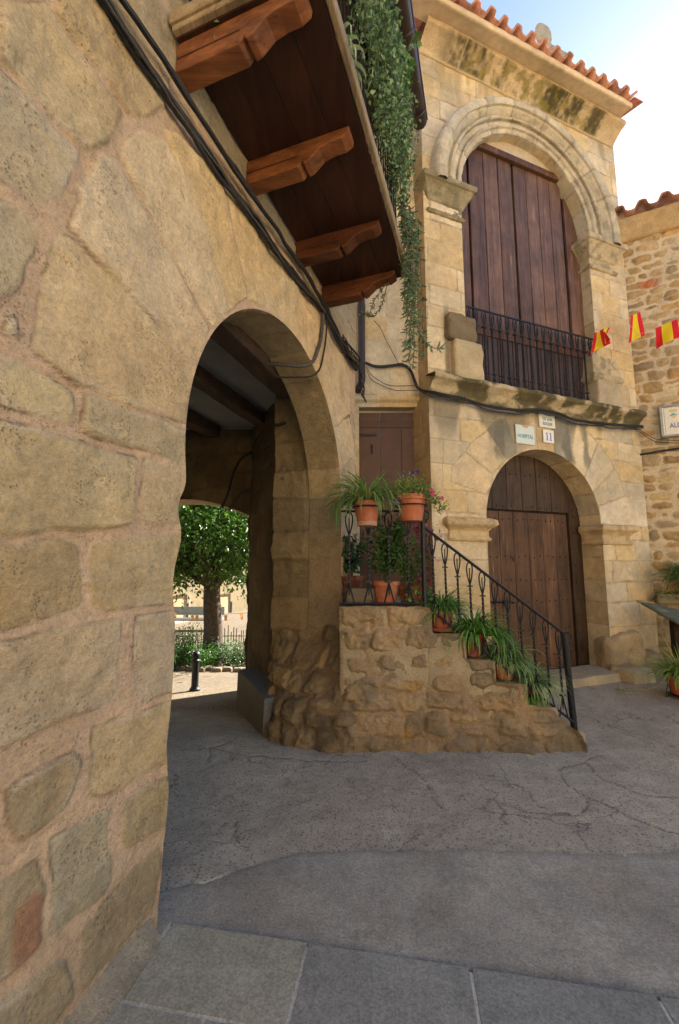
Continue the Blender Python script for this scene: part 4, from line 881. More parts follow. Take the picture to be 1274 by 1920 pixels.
mb = MB(); mb.add([PF.at(3.76, 8.5 + b, a) for a, b in cor] + [PF.at(3.76, 8.775, -.01)], [tuple(range(len(cor) + 1))], (.56, .45, .28)); mb.add([PF.at(3.62, z_, a) for a, z_ in ((.0, 8.765), (.22, 8.765), (.30, 8.745), (.40, 8.72), (.46, 8.70), (.47, 8.78), (0, 8.9))], [tuple(range(7))], (.62, .50, .33)); mb.build('cornice_end', M['mossy'], gateh)
moulding('soffit', M['plaster'], gateh, [PF.at(-.4, 0)[:2], PF.at(3.62, 0)[:2]], [(.16, 8.775), (.22, 8.765), (.30, 8.745), (.40, 8.72), (.46, 8.70), (.475, 8.73), (.47, 8.78)], .03, seed=152, depth=0, rough=0, fine=0, mortar=(.66, .53, .34), hfn=lambda U, V, P: .008 * fbm(P, .5, 3, 3))
tile_roof('roof', gateh, PF.at(-.45, 8.80, .55), PF.d, -PF.n, 4.06, 3.7, .30, .235, .052, .024, 9, col=(1.1, 1, .95), res=.014)
mb = MB(); mb.box(PF.at(3.66, 8.86, .25), (.20, .62, .02), (PF.d, PF.n * .957 - np.array([0, 0, .287]), (0, 0, 1)), bev=.004, col=(1.1, .8, .7)); mb.build('verge_tile', M['tile'], gateh)
# stone disc on the eave
mb = MB(); mb.col = (.42, .38, .30)
fin = lump('finial', M['mossy'], gateh, PF.at(2.26, 9.10, .30), (.42, .2, .16), (PF.d, PF.n, (0, 0, 1)), (.40, .36, .27), amp=.012, sc=.12, seed=9, n=12, box=.9)
lump('finial_neck', M['mossy'], fin, PF.at(2.06, 9.21, .30), (.13, .12, .2), (PF.d, PF.n, (0, 0, 1)), (.44, .40, .31), amp=.006, seed=10, n=8, box=.5)
lump('finial_disc', M['mossy'], fin, PF.at(2.0, 9.42, .30), (.29, .10, .34), (PF.d, PF.n, (0, 0, 1)), (.40, .37, .28), amp=.006, seed=11, n=14, box=.2)
# stone blocks at the feet of the loft jambs, pilaster base, threshold
fx = (PF.d, PF.n, (0, 0, 1))
pd_ = lump('pedestal', M['mossy'], gateh, PF.at(.565, 4.09, -.08), (.44, .36, .56), fx, (.56, .45, .27), amp=.016, seed=21, n=20, box=.93)
lump('pedestal_cap', M['mossy'], pd_, PF.at(.49, 4.53, -.08), (.44, .36, .34), fx, (.21, .165, .10), amp=.03, sc=.12, seed=22, n=20, box=.9)
pd_ = lump('pedestal', M['mossy'], gateh, PF.at(3.13, 4.02, -.10), (.50, .36, .44), fx, (.50, .41, .27), amp=.012, seed=23, n=18, box=.94)
moulding('pedestal_cap', M['mossy'], pd_, wrap(2.90, 3.42, .3, 1), [(-.02, 4.20), (.0, 4.2), (.02, 4.24), (.06, 4.28), (.065, 4.32), (.03, 4.37), (.02, 4.5), (.0, 4.66), (-.03, 4.72)], .014, seed=24, depth=0, rough=0, fine=0, colfn=mossc, hfn=lambda U, V, P: .010 * fbm(P, .1, 4, 3))
lump('pilaster_base', M['mossy'], gateh, PF.at(3.08, .27, -.08), (.64, .44, .60), fx, (.50, .38, .22), amp=.045, sc=.2, seed=25, n=26, box=.62)
lump('pilaster_base', M['mossy'], gateh, PF.at(3.46, .12, .02), (.42, .36, .36), fx, (.38, .31, .19), amp=.04, sc=.15, seed=26, n=18, box=.5)
lump('threshold', M['mossy'], gateh, PF.at(1.85, .045, -.02), (1.9, .50, .12), fx, (.50, .42, .28), amp=.012, sc=.25, seed=27, n=30, box=.95)
lump('threshold_stone', M['mossy'], gateh, PF.at(2.86, .07, .24), (.42, .36, .22), fx, (.56, .44, .26), amp=.025, sc=.15, seed=28, n=18, box=.75)
# gate: frame, boards, wicket
mb = MB(); rr = random.Random(8); GO2 = -.37
mb.box(PF.at(1.90, 1.55, GO2 - .045), (2.5, .03, 3.2), fx, col=(.18, .16, .15))
edges_ = [.70, 1.015, 1.20, 1.46, 1.73, 2.0, 2.28, 2.605, 2.82, 3.02]
for i in range(len(edges_) - 1):
    a, b = edges_[i], edges_[i + 1]; z0 = 2.27 if b <= 2.61 else -.0; z0 = z0 if a > .9 else 0; t_ = rr.uniform(.5, .75)
    mb.box(PF.at((a + b) / 2, (z0 + 3.12) / 2, GO2), (b - a - .007, .05 + rr.uniform(0, .006), 3.12 - z0), fx, col=(t_ * 1.0, t_ * 1.05, t_ * 1.1), bev=.004)
gate_mb = mb
mb = MB(); wk = [1.035, 1.10, 1.32, 1.57, 1.84, 2.10, 2.34, 2.585]
for i in range(len(wk) - 1):
    t_ = rr.uniform(.85, 1.15); mb.box(PF.at((wk[i] + wk[i + 1]) / 2, 1.12, GO2 - .025), (wk[i + 1] - wk[i] - .006, .05, 2.25), fx, col=(t_ * 1.12, t_ * 1.0, t_ * .88), bev=.004)
NAILC = (.25, .28, .3)
def nail(u, z, off, r=.013): c = PF.at(u, z, off); mb.tube([c, c + PF.n * .006, c + PF.n * .010], [r, r * .8, r * .25], 8, col=NAILC)
for zr in (.28, .62, 1.0, 1.30, 1.62, 2.14):
    for i in range(len(wk) - 1):
        for du_ in (.3, .7):
            nail(wk[i] + (wk[i + 1] - wk[i]) * du_ + rr.uniform(-.01, .01), zr + rr.uniform(-.012, .012), GO2 - .0005)
wkt = mb.build('wicket_door', M['gate'], gateh)
mb = gate_mb
for zr in (2.32, 2.78):
    for i in range(1, 8):
        for du_ in (.3, .7): nail(edges_[i] + .25 * du_, zr + rr.uniform(-.015, .015), GO2 + .026)
for z in np.arange(.3, 2.9, .24): nail(2.68, z, GO2 + .026); nail(2.9, z + .1, GO2 + .026)
gate = mb.build('gate', M['gate'], gateh)
mb = MB(); mb.tube([PF.at(1.04, 1.02, GO2 + .02), PF.at(1.5, 1.0, GO2 + .02)], .012, 8); mb.box(PF.at(1.34, 1.0, GO2 + .045), (.05, .02, .09), fx, bev=.004); mb.build('bolt', M['iron'], wkt)
mb = MB(); mb.tube([PF.at(1.47, 1.6, GO2 + .04), PF.at(1.47, 1.6, GO2 + .07), PF.at(1.47, 1.55, GO2 + .08)], .01, 6); mb.build('knocker', M['iron'], wkt)
# loft doors
mb = MB(); LO = -.165; rr = random.Random(4)
mb.box(PF.at(1.8, 5.9, LO - .05), (2.7, .02, 4.6), fx, col=(.12, .1, .1))
for s0, s1, cnt in ((.66, .86, 1), (.87, 1.67, 3), (1.70, 2.66, 4), (2.74, 3.1, 1)):
    w = (s1 - s0) / cnt
    for i in range(cnt):
        t_ = rr.uniform(.8, 1.2); mb.box(PF.at(s0 + w * (i + .5), 6.15, LO + (0 if cnt > 1 else -.02)), (w - .012, .04, 2.84), fx, col=(t_, t_ * rr.uniform(.95, 1.02), t_ * rr.uniform(.95, 1.1)), bev=.005)
mb.box(PF.at(1.8, 4.72, LO + .01), (2.5, .05, .14), fx, col=(.9, .8, .75), bev=.005)
ld = mb.build('loft_door', M['loft'], gateh)
mb = MB(); mb.box(PF.at(1.8, 7.60, LO + .05), (2.3, .07, .10), fx, col=(.7, .6, .55), bev=.01); mb.build('lintel_beam', M['loft'], gateh)
mb = MB(); mb.box(PF.at(1.8, 7.74, LO + .04), (2.3, .04, .28), fx, col=(.50, .40, .26)); mb.build('lunette', M['plaster'], gateh)
mb = MB()
for i in range(27):
    u = .68 + i * .088; t_ = rr.uniform(.5, .75); mb.box(PF.at(u, 4.22, LO + .0), (.078, .03, .88), fx, col=(t_ * .85, t_ * .95, t_ * 1.25), bev=.006)  # blue sheen put into the slat colours
mb.build('lower_panel', M['loft'], ld)
# iron railing of the loft
def baluster(mb, base, top, wid, axis, sc=1.0, r=.0065, flip=True):
    """twisted bar with a teardrop loop at the top and an open fork at the foot"""
    base = np.array(base); top = np.array(top); H = top - base; Ln = np.linalg.norm(H); up = np.array([0, 0, 1.]); A_ = np.array(axis) * wid
    h = .20 * sc
    z0 = base; z1 = top; L1 = Ln
    # loop
    lp = []
    for k in range(15):
        t = k / 14; a = t * 2 * PI; lp.append(z1 - up * (h * .5 + h * .5 * -math.cos(a) * -1) + A_ * math.sin(a) * (.5 + .5 * math.cos(a)) ** .5 * 1.0 if False else z1 - up * h * (1 - math.cos(a / 1)) / 2 + A_ * math.sin(a) * (1 - .75 * (1 - math.cos(a)) / 2))
    mb.tube(lp, r, 5, cap=False)
    mb.tube([z1 - up * h * .25, z1 - up * h], r * .8, 5)
    n = z1 - up * h; f = z0 + up * h * .85
    mb.tube([n, n * .75 + f * .25, n * .5 + f * .5, n * .25 + f * .75, f], r * 1.9, 4, twist=55 / sc ** .5) if False else mb.tube([n + (f - n) * k / 24 for k in range(25)], r * 1.7, 4, twist=42)
    mb.tube([f, z0 + A_ * .95], r, 5); mb.tube([f, z0 - A_ * .95], r, 5); mb.tube([f, z0 + up * h * .35], r * .8, 5)
    for q in (n - up * .015, f + up * .01): mb.box(q, (wid * 1.3, r * 3, r * 1.6), (axis, np.cross(axis, up), up))
mb = MB(); RO = -.03
mb.box(PF.at(1.78, 4.925, RO), (2.42, .016, .02), fx); mb.box(PF.at(1.78, 3.86, RO), (2.42, .016, .012), fx)
wr = mb.build('loft_railing', M['iron'], gateh)
for i in range(18):
    mb = MB(); u = .66 + i * .1325; baluster(mb, PF.at(u, 3.84, RO), PF.at(u, 4.92, RO), .046, PF.d, 1.1, .0088); mb.build('baluster', M['iron'], wr, smooth='auto')

# ------------------------------------------------------------------ rubble house on the right
rub = empty('rubble_house', PR.at(1.5, 0), 'rubble stone house with a low tiled eave on the far right', 'house')
RC = [(.50, .34, .16), (.46, .31, .14), (.54, .39, .20), (.42, .28, .13), (.48, .35, .19), (.36, .27, .16), (.54, .34, .14)]
def rc2(U, V, P, c, sd):
    d = np.hypot((U - .30) / .14, (V - 5.98) / .10); c = stain(P, c, ss(1.1, .9, d) * ss(-.02, .01, sd) * .8, (.50, .17, .07)); c = stain(P, c, ss(1.2, .0, V + .2 * fbm(P, .3, 3, 3)) * .75, (.17, .14, .09))
    return stain(P, c, ss(.3, .6, fbm(P, .5, 4, 33)) * .4, (.30, .25, .16))
gRb = grp([[(.18, 5.90), (.28, 5.87), (.40, 5.93), (.45, 6.04), (.36, 6.09), (.24, 6.05)]], [(.50, .20, .09)], k=25, var=0)
gR2 = grp(layout(-.3, 1.9, -.1, 6.9, (.11, .20), (.15, .36), .02, .028, 31, split=.15), RC, k=48, avoid=True, var=.14, bulge=.015)
sheet('wall', M['rubble'], rub, PR.pos(), PR.nrm(), (-.12, 1.7), (-.1, 6.85), .0115, [gRb, gR2], seed=201, depth=.028, bev=.05, rough=.02, rs=.12, fine=.005, warp=.03, mortar=(.66, .53, .34), colfn=rc2, smear=.008, edge=.001)
mb = MB(); mb.col = (.55, .42, .25); a = [PR.at(1.7, -.1), PR.at(6, -.1), PR.at(6, 7.1), PR.at(1.7, 7.1)]; mb.add(a, [(0, 1, 2, 3)]); mb.add([PR.at(-.1, 6.8), PR.at(-.1, 6.8, -4), PR.at(6, 6.8, -4), PR.at(6, 6.8)], [(0, 1, 2, 3)]); mb.build('wall_extension', M['rubble'], rub)
moulding('eave_band', M['mossy'], rub, [PR.at(-.1, 0)[:2], PR.at(6, 0)[:2]], [(.0, 6.76), (.05, 6.77), (.07, 6.80), (.10, 6.95), (.13, 7.06), (.13, 7.12), (.0, 7.14)], .03, seed=202, depth=0, rough=0, fine=0, mortar=(.52, .36, .17), hfn=lambda U, V, P: .010 * fbm(P, .25, 4, 3))
tile_roof('roof', rub, PR.at(-.1, 7.19, .24), PR.d, -PR.n, 6.0, 4.0, .28, .30, .06, .018, 12, col=(1.0, .95, .9), res=.02)

# ------------------------------------------------------------------ outside stair with its iron railing
stair = empty('outside_stair', (1.0, 4.2, 0), 'worn stone stair with an iron railing climbing to the narrow brown door', 'staircase')
PROFS = [(.0, 1.15), (.40, 1.155), (.77, 1.145), (.785, 1.05), (.78, .93), (1.04, .925), (1.055, .72), (1.28, .71), (1.295, .53), (1.54, .52), (1.555, .36), (1.75, .325), (1.84, .23), (1.95, .15), (2.0, .04), (2.01, -.2)]
def res_line(p, st=.03):
    L_, pt, _ = pathfn(p); return [tuple(q) for q in pt(np.linspace(0, L_, int(L_ / st)))]
pf2 = np.array(res_line(PROFS)); pf2[:, 0] += .010 * fbm(pf2, .09, 3, 3); pf2[:, 1] += .009 * fbm(pf2, .11, 3, 4)
hole = [(-.2, pf2[0][1])] + [tuple(q) for q in pf2] + [(2.4, -.2), (2.4, 1.6), (-.2, 1.6)]
def scol(U, V, P, c, sd):
    c = stain(P, c, ss(.0, .5, fbm(P, .22, 4, 7) + .25 * ss(.9, 1.5, U)) * .55, (.17, .15, .115)); c = stain(P, c, ss(.35, -.02, V + .15 * fbm(P, .2, 3, 9)) * .45, (.15, .12, .08))
    d = np.minimum(np.hypot((U - .62) / .10, (V - .52) / .07), np.hypot((U - .55) / .07, (V - .14) / .06)); c = stain(P, c, ss(1.3, .3, d + .4 * fbm(P, .06, 3, 2)) * .6, (.40, .24, .07))
    return c
stst = [[(.12, .88), (.42, .86), (.46, 1.10), (.10, 1.12)], [(.5, .95), (.76, .93), (.77, 1.12), (.5, 1.13)], [(.08, .70), (.36, .70), (.38, .84), (.06, .84)], [(.42, .72), (.56, .74), (.58, .86), (.44, .87)], [(.60, .72), (.92, .70), (.95, .88), (.62, .90)],
        [(.05, .42), (.32, .40), (.38, .52), (.30, .64), (.06, .64)], [(.40, .46), (.56, .44), (.58, .62), (.42, .64)], [(.6, .44), (.86, .43), (.84, .60), (.62, .62)], [(.88, .46), (1.12, .44), (1.16, .64), (.9, .66)],
        [(.10, .20), (.42, .18), (.44, .34), (.14, .38)], [(.48, .30), (.78, .28), (.8, .39), (.5, .41)], [(.82, .26), (.96, .24), (1.0, .38), (.84, .40)], [(.02, .0), (.3, .0), (.32, .14), (.02, .16)], [(.36, .02), (.72, .0), (.76, .14), (.38, .15)], [(.8, .0), (1.1, .0), (1.12, .2), (.82, .2)],
        [(1.05, .26), (1.26, .24), (1.28, .44), (1.06, .42)], [(1.3, .34), (1.52, .30), (1.5, .48), (1.32, .5)], [(1.18, .04), (1.46, .02), (1.5, .22), (1.22, .22)], [(1.54, .02), (1.98, .0), (1.92, .18), (1.6, .24)], [(1.54, .26), (1.74, .26), (1.7, .33), (1.56, .34)]]
body = sheet('front_wall', M['rubble'], stair, lambda U, Z: np.c_[U, 3.685 - .05 * ss(.8, .0, Z) + 0 * U, Z], lambda U, V: np.tile([0, -1., 0], (len(U), 1)), (.0, 2.03), (-.12, 1.2), .0075,
      [grp(layout(-.15, 2.2, -.12, 1.25, (.13, .23), (.17, .40), .020, .024, 77, split=.2), [(.36, .26, .15), (.32, .235, .14), (.385, .28, .155), (.34, .25, .15), (.30, .23, .145)], k=60, bulge=.014)], [hole], seed=301, depth=.026, bev=.034, rough=.022, rs=.14, fine=.009, warp=.03, mortar=(.355, .255, .16), colfn=scol, edge=.03,
      hfn=lambda U, V, P: .026 * fbm(P, .25, 4, 302) + .008 * fbm(P, .05, 4, 303) - .06 * ss(.10, 0, U) * ss(1.0, .85, V), smear=.012)
TR = [(.0, .77, 1.15, 5.24), (.77, 1.045, .925, 5.05), (1.045, 1.285, .715, 5.08), (1.285, 1.545, .525, 5.15), (1.545, 1.79, .34, 5.25), (1.79, 2.0, .14, 5.3)]
for i, (a, b, z, yb) in enumerate(TR):
    lump('step', M['mossy'], stair, ((a + b) / 2, (3.70 + yb) / 2, (z - .12) / 2 - .006), (b - a + (.06 if i else .0), yb - 3.70, z + .10), ((1, 0, 0), (0, 1, 0), (0, 0, 1)), (.40, .33, .22), amp=.006, sc=.2, seed=310 + i, n=16, box=.985)
YR = 3.725
mb = MB()
P0_ = np.array([.735, YR, 1.84]); P1_ = np.array([1.925, YR, .915])
mb.tube([(.0, YR, 1.975), (.735, YR, 1.975)], .010, 8); mb.tube([(.0, YR, 1.17), (.735, YR, 1.17)], .011, 8)
mb.tube([P0_, P1_], .0125, 8)
B0_ = np.array([.76, YR, 1.14]); B1_ = np.array([1.955, YR + .01, .20]); mb.tube([B0_, B1_], .010, 8)
rail = mb.build('railing', M['iron'], stair, smooth='auto')
mb = MB(); mb.tube([(.735, YR, 1.99), (.735, YR, 1.14)], .021, 12); mb.build('post', M['iron'], rail, smooth='auto')
mb = MB(); mb.tube([(1.91, YR, .93), (1.925, YR + .01, .86), (1.975, YR + .03, .0)], [.024, .026, .027], 12); mb.build('post', M['iron'], rail, smooth='auto')
for c0 in ((.755, YR, 1.93), (1.945, YR, .88)):
    mb = MB(); c0 = np.array(c0); mb.tube([c0 + [.045 * math.sin(a) * (1 - k * .035), 0, .05 * math.cos(a) * (1 - k * .035)] for k, a in enumerate(np.linspace(-.3, PI * 1.45, 16))], .0075, 6); mb.build('scroll', M['iron'], rail, smooth='auto')
for x in (.085, .255, .43, .60):
    mb = MB(); baluster(mb, (x, YR, 1.175), (x, YR, 1.965), .045, (1, 0, 0), 1.0, .0068); mb.build('baluster', M['iron'], rail, smooth='auto')
for i in range(11):
    t = (i + .75) / 11.3; tp = P0_ + (P1_ - P0_) * t; bt = B0_ + (B1_ - B0_) * t; mb = MB(); baluster(mb, (tp[0] + .004, YR, bt[2]), (tp[0], YR, tp[2] - .008), .036, (1, 0, 0), .95, .0064); mb.build('baluster', M['iron'], rail, smooth='auto')

# ------------------------------------------------------------------ bench, bollard, cables
B0 = np.array([-.68, 3.99]); B1 = np.array([-1.17, 5.06]); bdv = (B1 - B0) / np.linalg.norm(B1 - B0); bn = np.array([-bdv[1], bdv[0]])
def bench_obj():
    n = 40; vs = []; cols_ = []
    sec = [(.00, -.35), (.0, .0), (.0, .15), (.004, .29), (.018, .308), (.10, .312), (.25, .312), (.42, .312)]
    L_ = np.linalg.norm(B1 - B0)
    for i in range(n + 1):
        t = i / n
        for (o_, z) in sec:
            p = B0 + bdv * L_ * t - bn * -0 + np.array([-bn[0], -bn[1]]) * -o_ * -1; vs.append((B0[0] + bdv[0] * L_ * t - bn[0] * o_, B0[1] + bdv[1] * L_ * t - bn[1] * o_, z))
            cols_.append((.12, .14, .16) if z > .30 else (.15, .13, .10))
    m_ = len(sec); F = [(i * m_ + k, (i + 1) * m_ + k, (i + 1) * m_ + k + 1, i * m_ + k + 1) for i in range(n) for k in range(m_ - 1)]
    k0 = len(vs) - m_
    return vs, F, cols_, [tuple(k0 + k for k in range(m_))]
vs, F_, cc_, cap_ = bench_obj(); mb = MB(); mb.v = vs; mb.f = F_ + cap_ + [tuple(range(8))[::-1]]; mb.c = cc_
bench = empty('stone_bench', (B0[0], B0[1], 0), 'low masonry bench with a dark slab seat along the side of the passage', 'bench')
mb.build('seat', M['cement'], bench, smooth='auto')
bx_, by_ = -2.06, 6.30; bz = -.27
bo = empty('bollard', (bx_, by_, bz), 'short cast iron bollard with a round head beyond the passage', 'bollard')
mb = MB(); mb.lathe((bx_, by_, bz - .02), [(.074, 0), (.074, .05), (.058, .07), (.05, .09), (.047, .40), (.056, .42), (.056, .44), (.04, .455)], 20); mb.build('post', M['iron'], bo, smooth='auto')
mb = MB(); mb.lathe((bx_, by_, bz + .43), [(.038, 0), (.05, .02), (.06, .045), (.06, .07), (.046, .10), (.026, .115), (.005, .12)], 18); mb.build('head', M['iron'], bo, smooth='auto')
def wob(pts, amp, seed, sc=.25, n=None):
    """resample with a small wander, so a cable does not look ruled"""
    p = np.array(pts, float); sl = np.r_[0, np.cumsum(np.linalg.norm(np.diff(p, axis=0), axis=1))]; n = n or max(6, int(sl[-1] / .05)); s = np.linspace(0, sl[-1], n)
    q = np.c_[[np.interp(s, sl, p[:, k]) for k in range(3)]].T
    for _ in range(2): q[1:-1] = (q[:-2] + 2 * q[1:-1] + q[2:]) / 4
    w = np.c_[fbm(np.c_[s, s * 0], sc, 3, seed), fbm(np.c_[s, s * 0 + 5], sc, 3, seed + 1), fbm(np.c_[s, s * 0 + 9], sc, 3, seed + 2)] * amp
    return q + w
CB = dict(cat='cable')
def cable(label, strands, group=None, clips=None):
    mb = MB()
    for pts, r, seed, amp, col in strands: mb.tube(wob(pts, amp, seed), r, 7, col=col)
    for c in clips or []: mb.tube(c, .006, 5, col=(6, 6, 5))
    o = mb.build('wall_cable', M['cable'], None, smooth='auto'); tag(o, label, 'cable', group); return o
A_ = [(-3.2, 3.68), (-.61, 3.675), (-.21, 3.665), (.09, 3.67), (.47, 3.68), (.99, 3.70), (1.5, 3.76), (1.75, 3.79), (2.2, 3.74), (2.75, 3.70)]
st = []
for k in range(6): st.append(([PL.at(u, z + .012 * math.sin(k * 2.1) + (.012 * (k % 3) - .01), .03 + .014 * (k % 2)) for u, z in A_], [.013, .009, .011, .007, .010, .006][k], 500 + k * 3, .012, [(1, 1, 1), (1.6, 1.4, 1.1), (.8, .8, .8), (3, 2.8, 2.4), (1, 1, 1), (2, 1.9, 1.7)][k]))
cable('thick bundle of black cables running along the arcade wall just over the arch', st)
A_ = [(-3.2, 3.77), (-.53, 3.78), (-.33, 3.79), (-.15, 3.79), (.21, 3.80), (.65, 3.83), (1.16, 3.87), (1.5, 3.88), (1.85, 3.84), (2.2, 3.77), (2.75, 3.72)]
cable('pair of black cables clipped close under the wooden balcony', [([PL.at(u, z + .012 * (k - .5), .045) for u, z in A_], [.014, .008][k], 530 + k * 5, .009, [(1, 1, 1), (2, 1.8, 1.5)][k]) for k in range(2)])
A_ = [(1.74, 3.82), (1.73, 3.72), (1.71, 3.6), (1.66, 3.42), (1.56, 3.26), (1.42, 3.17), (1.30, 3.14)]
cable('thick grey cable dropping from the bundle into the arch', [([PL.at(u, z, .03) for u, z in A_[:5]] + [PL.at(1.55, 3.20, .02), PL.at(1.50, 3.165, -.06), PL.at(1.42, 3.20, -.30), PL.at(1.42, 3.22, -.5)], .017, 541, .004, (4, 3.9, 3.6)),
      ([PL.at(1.80, 3.80, .04), PL.at(1.79, 3.60, .04), PL.at(1.74, 3.38, .035), PL.at(1.66, 3.17, .03), PL.at(1.60, 3.10, -.04), PL.at(1.5, 3.13, -.32)], .008, 545, .008, (1, 1, 1))])
x, y = PD.at(.085, 0, .10)[:2]
st = []
for k in range(7): st.append(([PL.at(2.2 + .02 * k, 3.80 - .02 * k, .05), PL.at(2.6, 3.79 - .012 * k, .06 + .01 * (k % 3)), (.20 + .01 * k, 4.80, 3.88 - .02 * k), (x - .02 + .012 * (k % 3), y - .07, 3.99 - .05 * k), (x - .03 + .01 * k, y - .06, 3.86 - .06 * k)], .007 + .002 * (k % 3), 560 + k, .03, [(1, 1, 1), (3, 2.7, 2.4)][k % 2]))
cable('frayed tangle of cables gathered at the brown downpipe', st)
cF = [(0.0, 3.575), (.17, 3.565), (.41, 3.57), (.74, 3.525), (1.0, 3.515), (1.3, 3.52), (1.5, 3.565), (1.72, 3.585), (2.01, 3.575), (2.2, 3.54), (2.4, 3.52), (2.73, 3.53), (3.3, 3.56), (3.73, 3.60)]
arch_pts = [np.array((x + .05, y - .07, 4.04)), PD.at(.25, 4.02, .10), PD.at(.45, 4.035, .09), PD.at(.60, 4.05, .09), PD.at(.69, 4.02, .09), PD.at(.74, 3.93, .10), PD.at(.765, 3.80, .12), PD.at(.79, 3.68, .15)]
st = [(arch_pts + [PF.at(u, z, .105) for u, z in cF], .019, 580, .006, (1, 1, 1)), (arch_pts[-2:] + [PF.at(u, z - .035, .075) for u, z in cF], .011, 584, .012, (3.4, 3.1, 2.7)), (arch_pts[-2:] + [PF.at(u, z - .02, .115) for u, z in cF], .008, 588, .014, (1.4, 1.3, 1.2))]
cable('long black cable arching over the narrow door and sagging along the ledge', st, clips=[[PF.at(u, 3.60, .10), PF.at(u, 3.55, .135), PF.at(u, 3.50, .09)] for u in (.45, 1.3, 2.45, 3.1, 3.6)])
cable('two thin wires hanging between the downpipe and the ledge', [([np.array((x + .05, y - .06, 3.98)), PD.at(.16, 3.93, .09), PD.at(.38, 3.78, .08), PD.at(.6, 3.77, .08), PD.at(.80, 3.77, .10)], .004, 590, .01, (1.5, 1, .8)), ([np.array((x + .05, y - .06, 3.94)), PD.at(.2, 3.84, .09), PD.at(.45, 3.73, .08), PD.at(.80, 3.70, .10)], .004, 594, .01, (1.5, 1, .8))])
cable('two thin wires slanting from the ledge end across the rubble wall', [([PF.at(3.72, 3.56, .05), PR.at(.18, 3.40, .05), PR.at(.5, 3.34, .04), PR.at(1.6, 3.30, .04)], .005, 600, .004, (1.2, 1, .8)), ([PF.at(3.72, 3.54, .05), PR.at(.18, 3.36, .05), PR.at(.5, 3.30, .04), PR.at(1.6, 3.24, .04)], .005, 604, .004, (1.2, 1, .8))])
cable('thick black cable clipped across the rubble wall under the tile sign', [([PR.at(-.02, 3.19, .04), PR.at(.1, 3.20, .04), PR.at(.26, 3.22, .04), PR.at(1.6, 3.26, .04)], .017, 610, .003, (1, 1, 1))], clips=[[PR.at(.2, 3.24, .05), PR.at(.2, 3.19, .06)]])
pc = [np.array((-.70, 4.50, 2.85)), A + dv * .1 + nv * .03 + [0, 0, 2.62], A + dv * .5 + nv * .03 + [0, 0, 2.60], np.array((-1.27, 5.64, 2.57)), np.array((-1.34, 5.65, 2.50)), np.array((-1.38, 5.65, 2.2)), np.array((-1.36, 5.64, 2.12))]
cable('black cable looping down the dark wall inside the passage', [([(-.62, 4.42, 2.93)] + [(-.95, 5.62, 3.05), (-1.15, 5.64, 3.04), (-1.32, 5.64, 2.98), (-1.42, 5.64, 2.8), (-1.50, 5.64, 2.45), (-1.58, 5.64, 2.27)], .018, 620, .006, (1, 1, 1)), ([(-.60, 4.36, 2.40), (-.98, 5.62, 2.50), (-1.2, 5.64, 2.52), (-1.33, 5.64, 2.47), (-1.42, 5.64, 2.33), (-1.48, 5.64, 2.24)], .018, 624, .006, (2.4, 2.3, 2.2)), ([(-.58, 4.34, 3.0), (-.63, 4.30, 2.96), (-.68, 4.36, 2.98)], .016, 628, .006, (1, 1, 1))])

